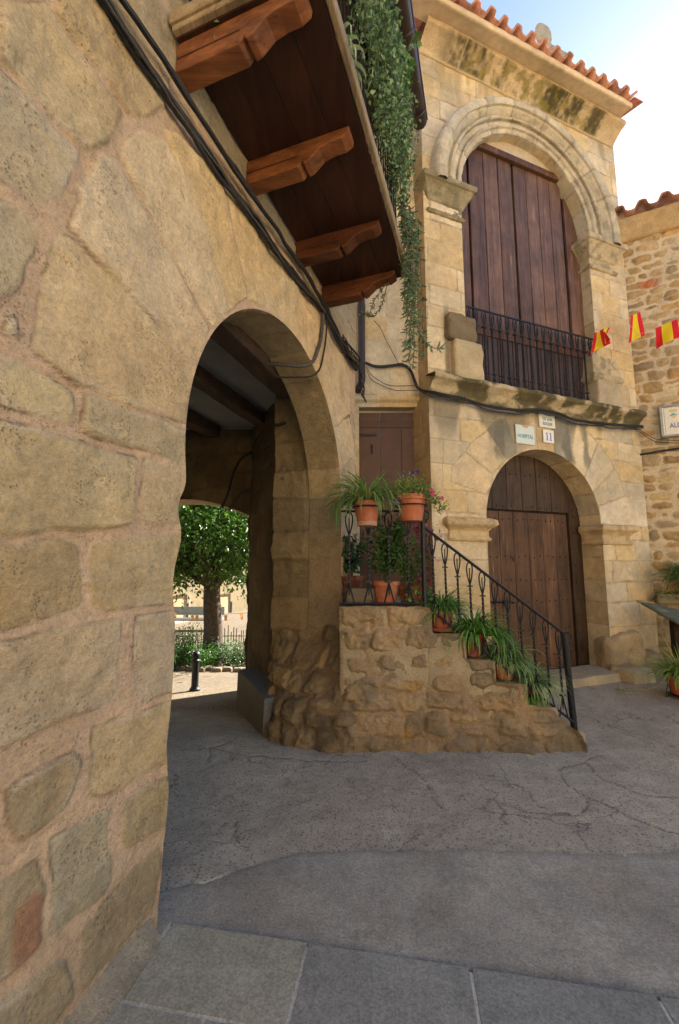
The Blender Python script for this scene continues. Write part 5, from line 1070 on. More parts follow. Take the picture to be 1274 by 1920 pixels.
# ------------------------------------------------------------------ pots and plants
def pot_mesh(c, r, h, name='pot', parent=None, col=(1, 1, 1), ring=False, rim=True):
    mb = MB(); rt = r; rb = r * .72; t = .012
    pr = [(rb * .9, 0), (rb, .004), (rb + (rt - rb) * .78, h * .80)]
    if rim: pr += [(rt * .955, h * .80), (rt * 1.035, h * .815), (rt * 1.05, h * .9), (rt * 1.05, h * .985), (rt * 1.03, h)]
    else: pr += [(rt, h * .97), (rt * 1.02, h)]
    pr += [(rt * .93, h), (rt * .90, h * .88)]
    mb.lathe(c, pr, 36, col); return mb.build(name, M['terra'], parent, smooth='auto')
def soil(c, r, h, parent):
    mb = MB(); mb.lathe((c[0], c[1], c[2] + h * .86), [(r * .91, 0), (r * .6, .012), (.003, .02)], 20); mb.build('soil', M['soil'], parent, smooth=True)
def blades(name, parent, c, n, L, w, seed, up=1.0, droop=1.0, cream=.0, base=(.06, .16, .025), tip=(.10, .22, .04), rad=.03, bias=(0, 0), lmin=.5, seg=8):
    r = np.random.default_rng(seed); V = []; F = []; K = []
    for i in range(n):
        az = r.uniform(0, 2 * PI); l = L * r.uniform(lmin, 1.0); el = r.uniform(.25, 1.45) * up; el = min(el, 1.5)
        d = np.array([math.cos(az) + bias[0], math.sin(az) + bias[1]]); d /= np.linalg.norm(d); s0 = r.uniform(0, rad); p = np.array([c[0] + d[0] * s0, c[1] + d[1] * s0, c[2]])
        side = np.array([-d[1], d[0], 0]); ang = el; st_ = l / seg; ww = w * r.uniform(.7, 1.2); tn = r.uniform(.6, 1.35); k = droop * r.uniform(.7, 1.5); rows = []; yl = r.random() < .06
        tw = r.uniform(-.5, .5)
        for j in range(seg + 1):
            t = j / seg; wj = ww * (1 - t ** 2.2) * (.55 + .45 * min(1, t * 4)) + .0006
            nrm = np.array([-math.sin(ang) * d[0], -math.sin(ang) * d[1], math.cos(ang)]); sd2 = side * math.cos(tw * t) + nrm * math.sin(tw * t)
            rows.append((p.copy(), sd2 * wj / 2, nrm * wj * .22, t)); p = p + st_ * np.array([math.cos(ang) * d[0], math.cos(ang) * d[1], math.sin(ang)]); ang -= k * (2.6 / seg) * (.35 + t)
            ang = max(ang, -1.50)
        b = len(V)
        for (q, s_, u_, t) in rows:
            g_ = np.array(base) * (1 - t) + np.array(tip) * t; g_ = g_ * tn
            if yl: g_ = g_ * .4 + np.array([.30, .24, .06])
            cr = g_ * (1 - cream) + np.array([.55, .60, .36]) * cream
            V += [q - s_ + u_, q - s_ * .38, q + s_ * .38, q + s_ + u_]; K += [g_, cr, cr, g_]
        for j in range(seg):
            for m in range(3): F.append((b + j * 4 + m, b + j * 4 + m + 1, b + (j + 1) * 4 + m + 1, b + (j + 1) * 4 + m))
    return np_mesh(name, V, F, M['leaf'], parent, np.array(K))
def leaves(name, parent, P, D, Ln, W, colr, seed, mt='leaf', fold=.25):
    """many small folded leaves: P positions, D directions"""
    r = np.random.default_rng(seed); P = np.asarray(P, float); n = len(P); D = np.asarray(D, float); D = D / (np.linalg.norm(D, axis=1)[:, None] + 1e-9)
    R = r.normal(size=(n, 3)) + [0, 0, .6]; S = np.cross(D, R); S /= np.linalg.norm(S, axis=1)[:, None] + 1e-9; Nn = np.cross(S, D)
    l = (Ln * r.uniform(.45, 1.45, n))[:, None]; w = (W * r.uniform(.7, 1.2, n))[:, None]
    a = P; b = P + D * l * .45 + S * w / 2 + Nn * w * fold; c = P + D * l - Nn * l * .12; d = P + D * l * .45 - S * w / 2 + Nn * w * fold; m1 = P + D * l * .45
    V = np.stack([a, b, c, d, m1], 1).reshape(-1, 3); I = np.arange(n) * 5; F = np.concatenate([np.c_[I, I + 1, I + 2, I + 4], np.c_[I, I + 4, I + 2, I + 3]])
    K = np.repeat(np.clip(colr, .004, .9), 5, 0); return np_mesh(name, V, F, M[mt], parent, K)
def rcol(r, n, a, b, v=.3):
    t = r.random(n)[:, None]; return (np.array(a) * (1 - t) + np.array(b) * t) * r.uniform(1 - v, 1 + v, (n, 1))
def potted(name, c, r, h, label, cat, group, plant, potcol=(1, 1, 1), rim=True):
    e = empty(name, c, label, cat, group); pot_mesh(c, r, h, 'pot', e, potcol, rim=rim); soil(c, r, h, e); plant(e, (c[0], c[1], c[2] + h * .88)); return e
GST = 'potted spider plants on the stair'
# two pots hung in iron rings on the landing rail
e = potted('hanging_pot', (.235, 3.60, 1.835), .113, .205, 'terracotta pot of long spider plant with a pale bottom band hung on the landing rail', 'potted plant', 'pots hung on the landing rail',
       lambda e, c: (blades('foliage', e, c, 240, .46, .016, 31, up=1.0, droop=1.05, cream=.22, base=(.07, .19, .03), tip=(.14, .30, .05), rad=.07), blades('trailing_leaves', e, (c[0] - .07, c[1] - .02, c[2]), 34, .50, .015, 32, up=.5, droop=1.9, cream=.2, rad=.05, bias=(-1.6, -.3), base=(.07, .17, .03))))
mb = MB(); mb.lathe((.235, 3.60, 1.832), [(.083, 0), (.085, .002), (.089, .035), (.086, .036)], 30, (1.25, 2.2, 3.2)); mb.build('pale_band', M['terra'], e, smooth='auto')
mb = MB(); a = np.linspace(0, 2 * PI, 33); mb.tube([(.235 + .122 * math.cos(t), 3.60 + .122 * math.sin(t), 1.99) for t in a], .006, 6, cap=False); mb.tube([(.235, 3.72, 1.99), (.235, 3.725, 1.97)], .006, 6); mb.build('ring', M['iron'], e, smooth='auto')
def petunia(e, c):
    r = np.random.default_rng(41); n = 900; a = r.uniform(0, 2 * PI, n); q = r.random(n) ** .5; zz_ = r.random(n)
    P = np.c_[c[0] + q * .15 * np.cos(a), c[1] + q * .14 * np.sin(a), c[2] - .01 + zz_ * .19 * (1.15 - q * .6)]; P = P + r.normal(0, .012, P.shape)
    D = np.c_[np.cos(a) * q, np.sin(a) * q, .5 + r.random(n)] + r.normal(0, .5, (n, 3)); leaves('foliage', e, P, D, .032, .015, rcol(r, n, (.12, .22, .05), (.30, .34, .09)), 5)
    n = 260; t = r.random(n); P = np.c_[c[0] + .12 + .13 * t + r.normal(0, .025, n), c[1] - .06 + r.normal(0, .03, n), c[2] + .05 - .14 * t + r.normal(0, .03, n)]; leaves('side_shoot', e, P, r.normal(0, 1, (n, 3)) + [.6, 0, 0], .03, .014, rcol(r, n, (.12, .2, .05), (.24, .3, .1)), 6)
    stm = [];
    for k in range(26):
        a_ = r.uniform(0, 2 * PI); stm.append((c, (c[0] + .13 * math.cos(a_), c[1] + .12 * math.sin(a_), c[2] + r.uniform(.1, .24))))
    P = []; D = []
    for p0, p1 in stm:
        for k in range(9):
            t = .3 + .7 * k / 8; P.append(np.array(p0) + (np.array(p1) - np.array(p0)) * t); D.append(r.normal(0, 1, 3) + [0, 0, .7])
    leaves('tips', e, P, D, .026, .009, rcol(r, len(P), (.16, .24, .08), (.30, .34, .14)), 7)['kind'] = 'stuff'
    for nm_, pts, col in (('pink_flower', [(.155, -.10, .03), (.17, -.11, .015), (.235, -.12, -.015), (.15, -.10, .055)], (.75, .10, .25)), ('purple_flower', [(-.12, -.11, -.03), (-.13, -.10, -.055), (.06, .02, .24), (-.06, .04, .23), (.02, .0, .225)], (.07, .025, .22))):
        V_ = []; F_ = []; K_ = []
        for (a0, b0, c0) in pts:
            p = np.array([c[0] + a0, c[1] + b0, c[2] + c0])
            for k in range(6):
                a1 = k * PI / 3 + r.uniform(0, .5); u = np.array([math.cos(a1), -.35, math.sin(a1)]) * .019; s_ = np.array([-math.sin(a1), 0, math.cos(a1)]) * .010; b1 = len(V_); V_ += [p, p + u * .6 - s_, p + u, p + u * .6 + s_]; F_.append((b1, b1 + 1, b1 + 2, b1 + 3)); K_ += [np.array(col) * (.6 if k % 2 else 1)] * 4
            np_mesh(nm_, V_, F_, M['petal'], e, np.array(K_)); V_ = []; F_ = []; K_ = []
e = potted('hanging_pot', (.615, 3.60, 1.87), .125, .225, 'orange pot of pale bushy petunia with pink flowers at the rail corner', 'potted plant', 'pots hung on the landing rail', petunia, (1.15, 1.1, 1))
mb = MB(); mb.tube([(.615 + .134 * math.cos(t), 3.60 + .134 * math.sin(t), 2.005) for t in a], .006, 6, cap=False); mb.build('ring', M['iron'], e, smooth='auto')
# on the landing
def bushy(seed, H, R, n, ca, cb, ln=.05, w=.024, stems=14):
    def f(e, c):
        r = np.random.default_rng(seed); mb = MB(); P = []; D = []; K = []
        for k in range(stems):
            a_ = r.uniform(0, 2 * PI); q = R * r.uniform(.2, 1); h = H * r.uniform(.55, 1); p0 = np.array(c); p3 = p0 + [q * math.cos(a_), q * math.sin(a_) * .7, h]; p1 = p0 + (p3 - p0) * .4 + [0, 0, h * .12]; p2 = p0 + (p3 - p0) * .75 + [0, 0, h * .06]
            mb.tube([p0, p1, p2, p3], [.004, .0035, .003, .002], 5)
            for j in range(n // stems):
                t = r.uniform(.25, 1.0); b = p0 + (p3 - p0) * t + r.normal(0, .022, 3); P.append(b); D.append(np.r_[(b - p0)[:2] * 4, .1] + r.normal(0, .8, 3))
        mb.build('stems', M['leafstem'], e, smooth=True); leaves('foliage', e, P, D, ln, w, rcol(r, len(P), ca, cb), seed + 1)
    return f
def bloom(m):
    N = m.node_tree.nodes; L = m.node_tree.links; B = N['Principled BSDF']; src = B.inputs['Base Color'].links[0].from_socket; tc = N.new('ShaderNodeTexCoord').outputs['Object']
    a_ = ramp(N, L, nz(N, 11, 7, .75, L=L, vec=tc).outputs[0], [(.50, 0.0), (.66, .5)]); c = mix(N, L, 'MIX', a_.outputs[0], src, (.40, .27, .19)); b_ = ramp(N, L, nz(N, 6, 5, .7, L=L, vec=tc).outputs[0], [(.54, 0.0), (.68, .6)]); c = mix(N, L, 'MIX', b_.outputs[0], c, (.10, .05, .03)); L.new(c, B.inputs['Base Color'])
bloom(M['terra'])
M['leafstem'] = simple('green_stem', (.09, .10, .035), .6, var=.3, bump=0)
potted('landing_pot', (.415, 3.86, 1.155), .122, .205, 'round terracotta pot of tall dark green bush in the middle of the landing', 'potted plant', 'pots on the landing', bushy(51, .66, .26, 900, (.018, .06, .012), (.06, .15, .03), .055, .026))
def coleus(e, c):
    bushy(55, .55, .2, 420, (.03, .09, .02), (.10, .22, .05), .045, .024, 12)(e, c); r = np.random.default_rng(3); n = 170
    P = np.c_[c[0] + .12 + r.normal(0, .07, n), c[1] + .10 + r.normal(0, .05, n), c[2] + r.uniform(.05, .62, n)]; leaves('pink_leaves', e, P, r.normal(0, 1, (n, 3)), .05, .038, rcol(r, n, (.16, .02, .06), (.36, .07, .15)), 9, fold=.1)
    n = 90; P = np.c_[c[0] + r.uniform(-.09, .18, n), c[1] - .12 + r.normal(0, .02, n), c[2] - r.uniform(-.03, .16, n)]; leaves('ivy', e, P, r.normal(0, 1, (n, 3)) + [0, -1, -.4], .04, .036, rcol(r, n, (.06, .16, .04), (.14, .28, .08)), 11, fold=.1)
potted('landing_pot', (.64, 3.88, 1.155), .115, .165, 'dark red pot of green and magenta leaves beside the rail post', 'potted plant', 'pots on the landing', coleus, (.55, .38, .4))
e = potted('landing_pot', (.12, 4.25, 1.155), .12, .24, 'brown pot of dark glossy leaves at the back of the landing against the wall', 'potted plant', 'pots on the landing', bushy(58, .46, .20, 260, (.012, .05, .03), (.04, .12, .05), .08, .035, 9), (.30, .22, .25))
sb = lump('stone_block', M['mossy'], None, (.19, 3.92, 1.215), (.26, .16, .15), ((1, 0, 0), (0, 1, 0), (0, 0, 1)), (.22, .18, .12), amp=.012, seed=66, n=12, box=.9); tag(sb, 'rough stone block lying behind the rail on the landing', 'stone block')
# on the steps
def spider(seed, n=130, L=.34, cream=.15, **k): return lambda e, c: blades('foliage', e, c, n, L, .016, seed, cream=cream, rad=.07, **k)
e = potted('stair_pot', (.91, 3.86, .928), .105, .175, 'squat clay pot of long green spider plant on the top step', 'potted plant', GST, spider(71, 230, .37, .05, base=(.06, .20, .035), tip=(.13, .32, .06)), (.85, .7, .75))
mb = MB(); mb.lathe((.91, 3.86, .926), [(.085, 0), (.115, .006), (.12, .035), (.105, .036)], 28, (.75, .6, .65)); mb.build('saucer', M['terra'], e, smooth='auto')
potted('stair_pot', (1.185, 3.85, .715), .105, .20, 'dark red glazed pot overflowing with bright green spider plant on the second step', 'potted plant', GST, lambda e, c: (blades('foliage', e, c, 280, .39, .018, 72, cream=.04, rad=.07, base=(.07, .24, .03), tip=(.15, .38, .06)), blades('trailing_leaves', e, (c[0] + .07, c[1] - .06, c[2]), 46, .46, .015, 73, up=.6, droop=1.7, bias=(1.4, -.8), base=(.07, .22, .03))), (.50, .28, .35), rim=False)
potted('stair_pot', (1.44, 3.85, .525), .10, .15, 'small terracotta pot of variegated spider plant on the middle step', 'potted plant', GST, spider(74, 230, .37, .35, base=(.05, .19, .035), tip=(.11, .30, .06), droop=1.2))
potted('stair_pot', (1.67, 3.86, .34), .10, .13, 'brown pot nearly hidden by white striped spider plant on the lowest tread', 'potted plant', GST, lambda e, c: (blades('foliage', e, c, 260, .36, .015, 76, cream=.6, rad=.07, base=(.06, .20, .04), tip=(.13, .32, .08), droop=1.15), blades('trailing_leaves', e, (c[0] - .05, c[1] - .08, c[2] - .06), 50, .22, .011, 77, up=.5, droop=1.4, bias=(.1, -1.2), base=(.10, .26, .04))), (.6, .5, .5))
# weeds on the masonry
def weed(c, n, s, seed, label, cat='weed', d=(0, -1, 0)):
    r = np.random.default_rng(seed); P = np.array(c) + r.normal(0, 1, (n, 3)) * [s, s * .3, s * .9]; o = leaves('wall_weed', None, P, r.normal(0, 1, (n, 3)) + np.array(d), s * .7, s * .12, rcol(r, n, (.10, .22, .05), (.2, .34, .09)), seed); tag(o, label, cat, None, 'stuff')
weed((.89, 3.66, .83), 60, .035, 81, 'tuft of green weed on the stair wall under the top step pot'); weed((-.12, 4.03, 1.58), 26, .03, 82, 'thin green sprig growing from the right jamb of the arch'); weed((.04, 3.66, 1.08), 16, .02, 83, 'tiny green sprig at the top left corner of the stair wall')
# right hand pot on its wire stand
c = (3.93, 5.05, .045)
rp = potted('standing_pot', c, .178, .215, 'bright orange plastic pot of spider plant on a low wire stand before the rubble wall', 'potted plant', None, lambda e, c: (blades('foliage', e, c, 300, .46, .014, 91, cream=.12, rad=.12, base=(.14, .28, .04), tip=(.26, .42, .08), droop=.9), blades('flower_stalks', e, c, 9, .62, .012, 92, up=.9, droop=.25, bias=(-1.0, .1), base=(.35, .28, .08), tip=(.30, .34, .10))), (1.05, .75, .65))
mb = MB()
for a_ in (.3, 1.6, 2.9, 4.3, 5.4):
    d_ = np.array([math.cos(a_), math.sin(a_), 0]); p = np.array(c); mb.tube([p + d_ * .13 + [0, 0, .05], p + d_ * .17 - [0, 0, .043], p + d_ * .19 - [0, 0, .043], p + d_ * .16 + [0, 0, .10]], .005, 6)
mb.lathe((c[0], c[1], c[2] - .012), [(.15, 0), (.16, .004), (.15, .008)], 28); mb.build('wire_stand', M['iron'], rp, smooth='auto')
cable_ = MB(); cable_.tube(wob([(3.80, 5.05, .26), (3.62, 5.1, .10), (3.42, 5.18, .05), (3.30, 5.2, .04)], .01, 3), .003, 5, col=(1, 1, 1)); cable_.build('runner', simple('pale_runner', (.35, .33, .12), .6), rp, smooth=True)
r = np.random.default_rng(93); n = 40; leaves('plantlet', rp, np.array([3.30, 5.2, .04]) + r.normal(0, .03, (n, 3)) * [1, 1, .4], r.normal(0, 1, (n, 3)) + [0, 0, .6], .06, .009, rcol(r, n, (.2, .28, .07), (.36, .4, .16)), 3)
# ledge on the rubble wall with a dark pot
lg = lump('stone_ledge', M['mossy'], None, PR.at(.75, 1.03, .14), (1.5, .34, .14), (PR.d, PR.n, (0, 0, 1)), (.26, .22, .13), amp=.02, seed=95, n=24, box=.94); tag(lg, 'mossy stone ledge jutting from the rubble wall behind the slanting board', 'stone ledge')
e = potted('ledge_pot', tuple(PR.at(.40, 1.10, .16)), .13, .22, 'dark pot of drooping green spider plant on the mossy ledge of the rubble wall', 'potted plant', None, lambda e, c: blades('foliage', e, c, 260, .50, .018, 96, cream=.1, rad=.10, base=(.05, .13, .03), tip=(.12, .25, .05), droop=1.1), (.10, .1, .11))
r = np.random.default_rng(97); n = 500; U_ = r.uniform(-.05, .6, n); P = np.array([PR.at(u, z, o_) for u, z, o_ in zip(U_, 1.08 + r.normal(0, .05, n), .2 + r.uniform(0, .14, n))]); ms = leaves('moss_weed', None, P, r.normal(0, 1, (n, 3)) + [0, 0, -.2], .035, .02, rcol(r, n, (.07, .13, .02), (.16, .22, .05)), 98); tag(ms, 'low green growth spilling over the mossy ledge', 'weed', None, 'stuff')
# slanting board on thick legs
tb = empty('board_table', (4.4, 5.7, 0), 'slanting green painted board on a dark post beside the gate, with dry leaves on it', 'table')
q = [np.array(p) for p in ((4.14, 6.02, 1.01), (4.94, 5.62, .80), (4.92, 5.06, .60), (4.24, 5.45, .77))]; nb = 14; mb = MB(); vs = []
for i in range(nb + 1):
    for j in range(nb + 1):
        s_, t_ = i / nb, j / nb; p = q[0] * (1 - s_) * (1 - t_) + q[1] * s_ * (1 - t_) + q[2] * s_ * t_ + q[3] * (1 - s_) * t_; vs.append(p)
X_ = np.array(vs); fr = fbm(X_, .09, 3, 9); K_ = np.where((fbm(X_, .12, 4, 17) > .42)[:, None], np.array([3.2, 2.7, 2.1]), np.array([1, 1, 1.]) * (1 + .2 * fr)[:, None])
F_ = [(i * (nb + 1) + j, (i + 1) * (nb + 1) + j, (i + 1) * (nb + 1) + j + 1, i * (nb + 1) + j + 1) for i in range(nb) for j in range(nb)]
o = np_mesh('tabletop', X_, F_, M['stain'], tb, K_, smooth=False); s_ = o.modifiers.new('thick', 'SOLIDIFY'); s_.thickness = .022; s_.offset = 0
for (x_, y_, z_) in ((4.33, 5.62, .80), (4.85, 5.35, .70)):
    mb = MB(); mb.box((x_, y_, z_ / 2 - .01), (.085, .085, z_), bev=.006, col=(.5, .4, .35)); mb.build('leg', M['beam'], tb)
for k, (s_, t_, an, cl) in enumerate([(.28, .45, .4, (.62, .52, .42)), (.50, .55, 1.2, (.60, .42, .14)), (.18, .15, 2.2, (.5, .42, .3)), (.6, .8, .3, (.45, .36, .2))]):
    p = q[0] * (1 - s_) * (1 - t_) + q[1] * s_ * (1 - t_) + q[2] * s_ * t_ + q[3] * (1 - s_) * t_ + [0, 0, .016]; o = leaves('dry_leaf', None, [p], [[math.cos(an), math.sin(an), -.2]], .09, .04, np.array([cl]), 60 + k, fold=.1)
    tag(o, ['pink brown dry leaf lying mid board', 'yellow dry leaf lying on the slanting board', 'pale scrap of leaf at the far corner of the slanting board', 'curled tan leaf near the front edge of the slanting board'][k], 'dry leaf')

# greenery of the balcony
def strand_plant(name, label, strands, lenf, wf, ca, cb, seed, dens, spread, cat='trailing plant'):
    r = np.random.default_rng(seed); e = empty(name, strands[0][0], label, cat); mb = MB(); P = []; D = []
    for s in strands:
        q = wob(s, .02, int(r.integers(999)), n=14); mb.tube(q, .0025, 4)
        L_ = np.linalg.norm(np.diff(q, axis=0), axis=1).sum(); m = int(dens * L_); t = r.uniform(0, 13, m); i = t.astype(int); i = np.minimum(i, 12); f = (t - i)[:, None]; b = q[i] * (1 - f) + q[i + 1] * f
        P.append(b + r.normal(0, spread, (m, 3))); D.append(r.normal(0, 1, (m, 3)) + [0.3, -.3, -.3])
    mb.build('stems', M['leafstem'], e, smooth=True); P = np.concatenate(P); D = np.concatenate(D); leaves('foliage', e, P, D, lenf, wf, rcol(r, len(P), ca, cb, .4), seed + 1); return e
r = np.random.default_rng(111); S_ = []
for k in range(92):
    u = r.uniform(.28, 1.72); top = 5.5 + r.uniform(-.2, .25); o0 = r.uniform(.74, .83); length = r.uniform(.5, 1.0) * (1.0 + .25 * (u > .8)); zb = max(top - length, 4.38 + .10 * (u < .7) + r.uniform(0, .35)); o1 = o0 + r.uniform(-.02, .06)
    S_.append([PL.at(u, top, o0 - .04), PL.at(u + r.uniform(-.04, .04), top - .1, o0 + .04), PL.at(u + r.uniform(-.06, .08), (top + zb) / 2, o1), PL.at(u + r.uniform(-.08, .12), zb, o1 - .01)])
strand_plant('trailing_ivy', 'thick curtain of small leaved ivy hanging outside the balcony bars', S_, .034, .026, (.06, .14, .04), (.30, .42, .20), 113, 105, .033)
r = np.random.default_rng(117)
for k, (u0, lab) in enumerate(((.5, 'leafy geranium over the ivy at the near half of the balcony rail'), (1.3, 'leafy geranium over the ivy at the far half of the balcony rail'))):
    c_ = PL.at(u0, 5.15, .76); e = empty('geranium', c_, lab, 'plant'); bushy(118 + k, .62, .26, 420, (.06, .17, .03), (.17, .31, .07), .06, .06, 16)(e, tuple(c_))
P = np.array([PL.at(1.25 + r.normal(0, .05), 5.35 + r.normal(0, .05), .97) for _ in range(14)]); 
# finger leaved succulent at the far corner
def fingers(name, label, strands, seed, ca, cb, ln=.06, dens=70):
    r = np.random.default_rng(seed); e = empty(name, strands[0][0], label, 'trailing plant'); mb = MB(); ms = MB()
    for s in strands:
        q = wob(s, .015, int(r.integers(999)), n=16); ms.tube(q, .0035, 5); L_ = np.linalg.norm(np.diff(q, axis=0), axis=1).sum(); m = int(dens * L_)
        for _ in range(m):
            t = r.uniform(0, 15) ; i = min(int(t), 14); b = q[i] * (1 - (t - i)) + q[i + 1] * (t - i); T = q[i + 1] - q[i]; T /= np.linalg.norm(T); d = r.normal(0, 1, 3); d -= T * (d @ T); d /= np.linalg.norm(d); d = d * .8 + T * .7; d /= np.linalg.norm(d); l = ln * r.uniform(.6, 1.2); g_ = r.random()
            col = (np.array(ca) * (1 - g_) + np.array(cb) * g_) * r.uniform(.7, 1.3); mb.tube([b, b + d * l * .5, b + d * l * .85 + np.array([0, 0, .12 * l]), b + d * l + np.array([0, 0, .22 * l])], [.0035, .0055, .004, .0008], 5, col=tuple(col))
    ms.build('stems', simple('brown_stem_' + name, (.16, .09, .05), .7), e, smooth=True); mb.build('foliage', M['leaf'], e, smooth=True); return e
S_ = []
r = np.random.default_rng(121)
for k in range(24):
    u = 1.72 + r.uniform(-.16, .22); o_ = .80 + r.uniform(-.04, .08); zt = 4.55 + r.uniform(-.1, .12); zb = 4.05 - r.random() ** 2.0 * .85
    S_.append([PL.at(u, zt, o_), PL.at(u + r.uniform(-.05, .05), (zt + zb) / 2 + .1, o_ + r.uniform(-.01, .06)), PL.at(u + r.uniform(-.06, .12), zb, o_ + r.uniform(-.03, .05))])
S_.append([PL.at(1.8, 4.1, .80), PL.at(1.85, 3.65, .82), PL.at(1.95, 3.42, .90), PL.at(2.05, 3.40, 1.0), PL.at(2.1, 3.46, 1.06)]); S_.append([PL.at(1.8, 4.1, .82), PL.at(1.9, 3.6, .82), PL.at(1.9, 3.32, .80), PL.at(1.86, 3.24, .77)])
fingers('trailing_succulent', 'long finger leaved succulent hanging from the far corner of the balcony', S_, 122, (.06, .16, .08), (.20, .34, .17), .07, 52)
fingers('thin_succulent', 'sparse brownish sprig hanging under the far end bracket of the balcony', [[PL.at(1.80, 3.98, .62), PL.at(1.86, 3.86, .54), PL.at(1.92, 3.76, .46), PL.at(1.96, 3.84, .30)], [PL.at(1.80, 3.98, .60), PL.at(1.84, 3.88, .50), PL.at(1.9, 3.75, .42)]], 124, (.12, .14, .05), (.20, .26, .08), ln=.045)
mb = MB(); mb.tube(wob([PL.at(1.92, 3.74, .45), PL.at(2.1, 3.62, .55), PL.at(2.25, 3.45, .62), PD.at(.60, 4.05, .12)], .02, 8), .003, 5, col=(4, 3, 2)); o = mb.build('dry_tendril', M['cable'], None, smooth=True); tag(o, 'thin dry tendril drooping from the balcony towards the black cable', 'tendril')
# glazed pot and leaf at the near end of the balcony
e = potted('balcony_pot', tuple(PL.at(-.02, 4.15, .17)), .11, .2, 'dark red pot at the near end of the balcony', 'potted plant', None, bushy(131, .3, .16, 160, (.06, .14, .03), (.14, .24, .06), .05, .02, 8), (.42, .12, .14))
r = np.random.default_rng(133); n = 40; P = np.array([PL.at(-.10 + r.normal(0, .03), 4.15 - r.uniform(-.05, .15), .26 + r.normal(0, .02)) for _ in range(n)]); leaves('hanging_sprig', e, P, r.normal(0, 1, (n, 3)) + [0, 0, -1], .04, .012, rcol(r, n, (.14, .26, .06), (.24, .36, .10)), 3)
e = empty('strap_leaf_plant', PL.at(.25, 4.15, .74), 'single long strap leaf curling over the balcony edge', 'potted plant')
mb = MB(); mb.lathe(tuple(PL.at(.27, 4.11, .60)), [(.05, 0), (.07, .12), (.075, .13), (.06, .13)], 20, (.5, .4, .4)); mb.build('pot', M['terra'], e, smooth='auto')
blades('foliage', e, PL.at(.27, 4.24, .63), 16, .34, .032, 141, up=.7, droop=1.5, cream=.5, bias=(1.6, -.5), base=(.12, .24, .05), tip=(.35, .45, .2), rad=.02)

# ------------------------------------------------------------------ plaques, tile sign, bunting
def text(name, body, size, pl, u, z, off, parent, m, sx=1.0, col=None, bold=.0):
    cu = bpy.data.curves.new(name, 'FONT'); cu.body = body; cu.size = size; cu.align_x = 'CENTER'; cu.align_y = 'CENTER'; cu.extrude = .0012; cu.offset = bold; cu.resolution_u = 4
    t = bpy.data.objects.new(name, cu); C.objects.link(t); bpy.context.view_layer.update(); me = bpy.data.meshes.new_from_object(t.evaluated_get(bpy.context.evaluated_depsgraph_get())); bpy.data.objects.remove(t)
    co = np.empty(len(me.vertices) * 3); me.vertices.foreach_get('co', co); co = co.reshape(-1, 3); W_ = np.array([pl.at(u + c[0] * sx, z + c[1], off + c[2]) for c in co]); me.vertices.foreach_set('co', W_.ravel())
    a = me.color_attributes.new('Col', 'FLOAT_COLOR', 'POINT'); a.data.foreach_set('color', np.tile([*(col or (1, 1, 1)), 1.], len(co))); me.update(); me.name = name; return link(name, me, parent, m)
def plate(name, pl, u0, u1, z0, z1, off, label, col, th=.018):
    e = empty(name, pl.at((u0 + u1) / 2, (z0 + z1) / 2, off), label, 'plaque'); mb = MB(); mb.box(pl.at((u0 + u1) / 2, (z0 + z1) / 2, off), (u1 - u0, th, z1 - z0), (pl.d, pl.n, (0, 0, 1)), bev=.003, col=col); mb.build('panel', M['white'], e); return e
e = plate('name_plaque', PF, 1.33, 1.65, 3.11, 3.37, .012, 'pale green HOSPITAL plaque with an orange patch at its top', (.86, .98, .98)); text('lettering', 'HOSPITAL', .070, PF, 1.49, 3.215, .022, e, M['ink'], .86, (1.3, 1.9, 1.4), .0012)
mb = MB(); X0 = [(-.065, 0), (-.04, -.03), (0, -.036), (.05, -.03), (.07, 0)]; mb.add([PF.at(1.49 + a_, 3.372 + b_, .0225) for a_, b_ in X0], [(0, 1, 2, 3, 4)], (.85, .50, .30)); mb.build('orange_patch', M['white'], e)
e = plate('street_plaque', PF, 1.75, 2.035, 3.385, 3.62, .014, 'chipped white street plaque reading CALLE DE SAN ROQUE right under the cable', (1.0, .98, .90))
for i, (t_, s_) in enumerate((('CALLE', .05), ('DE SAN', .062), ('ROQUE', .062))): text('lettering', t_, s_, PF, 1.895, 3.573 - i * .068, .0245, e, M['ink'], .80, (1.3, 1.7, 1.3), .001)
e = plate('number_plaque', PF, 1.81, 2.0, 3.17, 3.355, .014, 'square white tile plaque with the blue number 11', (1.08, 1.08, 1.1))
for u in (1.872, 1.938):
    mb = MB(); mb.box(PF.at(u, 3.262, .0245), (.013, .003, .104), fx, col=(.8, .8, 1.8)); mb.box(PF.at(u, 3.207, .0245), (.036, .003, .008), fx, col=(.8, .8, 1.8)); mb.box(PF.at(u - .011, 3.304, .0245), (.016, .003, .008), fx, col=(.8, .8, 1.8)); mb.build('digit', M['ink'], e)
e = empty('tile_sign', PR.at(.55, 3.66, .04), 'framed ceramic tile sign with a crowned crest on the rubble wall', 'sign')
rx = (PR.d, PR.n, (0, 0, 1)); mb = MB(); U0, U1, Z0, Z1 = .285, .98, 3.42, 3.90
for (a_, b_, w_, h_) in ((U0, (Z0 + Z1) / 2, .035, Z1 - Z0), (U1, (Z0 + Z1) / 2, .035, Z1 - Z0)): mb.box(PR.at(a_, b_, .05), (w_, .04, h_), rx, bev=.004)
for z in (Z0 + .01, Z1 - .01): mb.box(PR.at((U0 + U1) / 2, z, .051), (U1 - U0 - .036, .04, .03), rx, bev=.004)
mb.build('frame', M['zinc'], e)
mb = MB(); mb.box(PR.at((U0 + U1) / 2, (Z0 + Z1) / 2, .042), (U1 - U0 - .03, .02, Z1 - Z0 - .02), rx, col=(1.0, .96, .86)); pn = mb.build('panel', M['white'], e)
mb = MB(); g = .0535
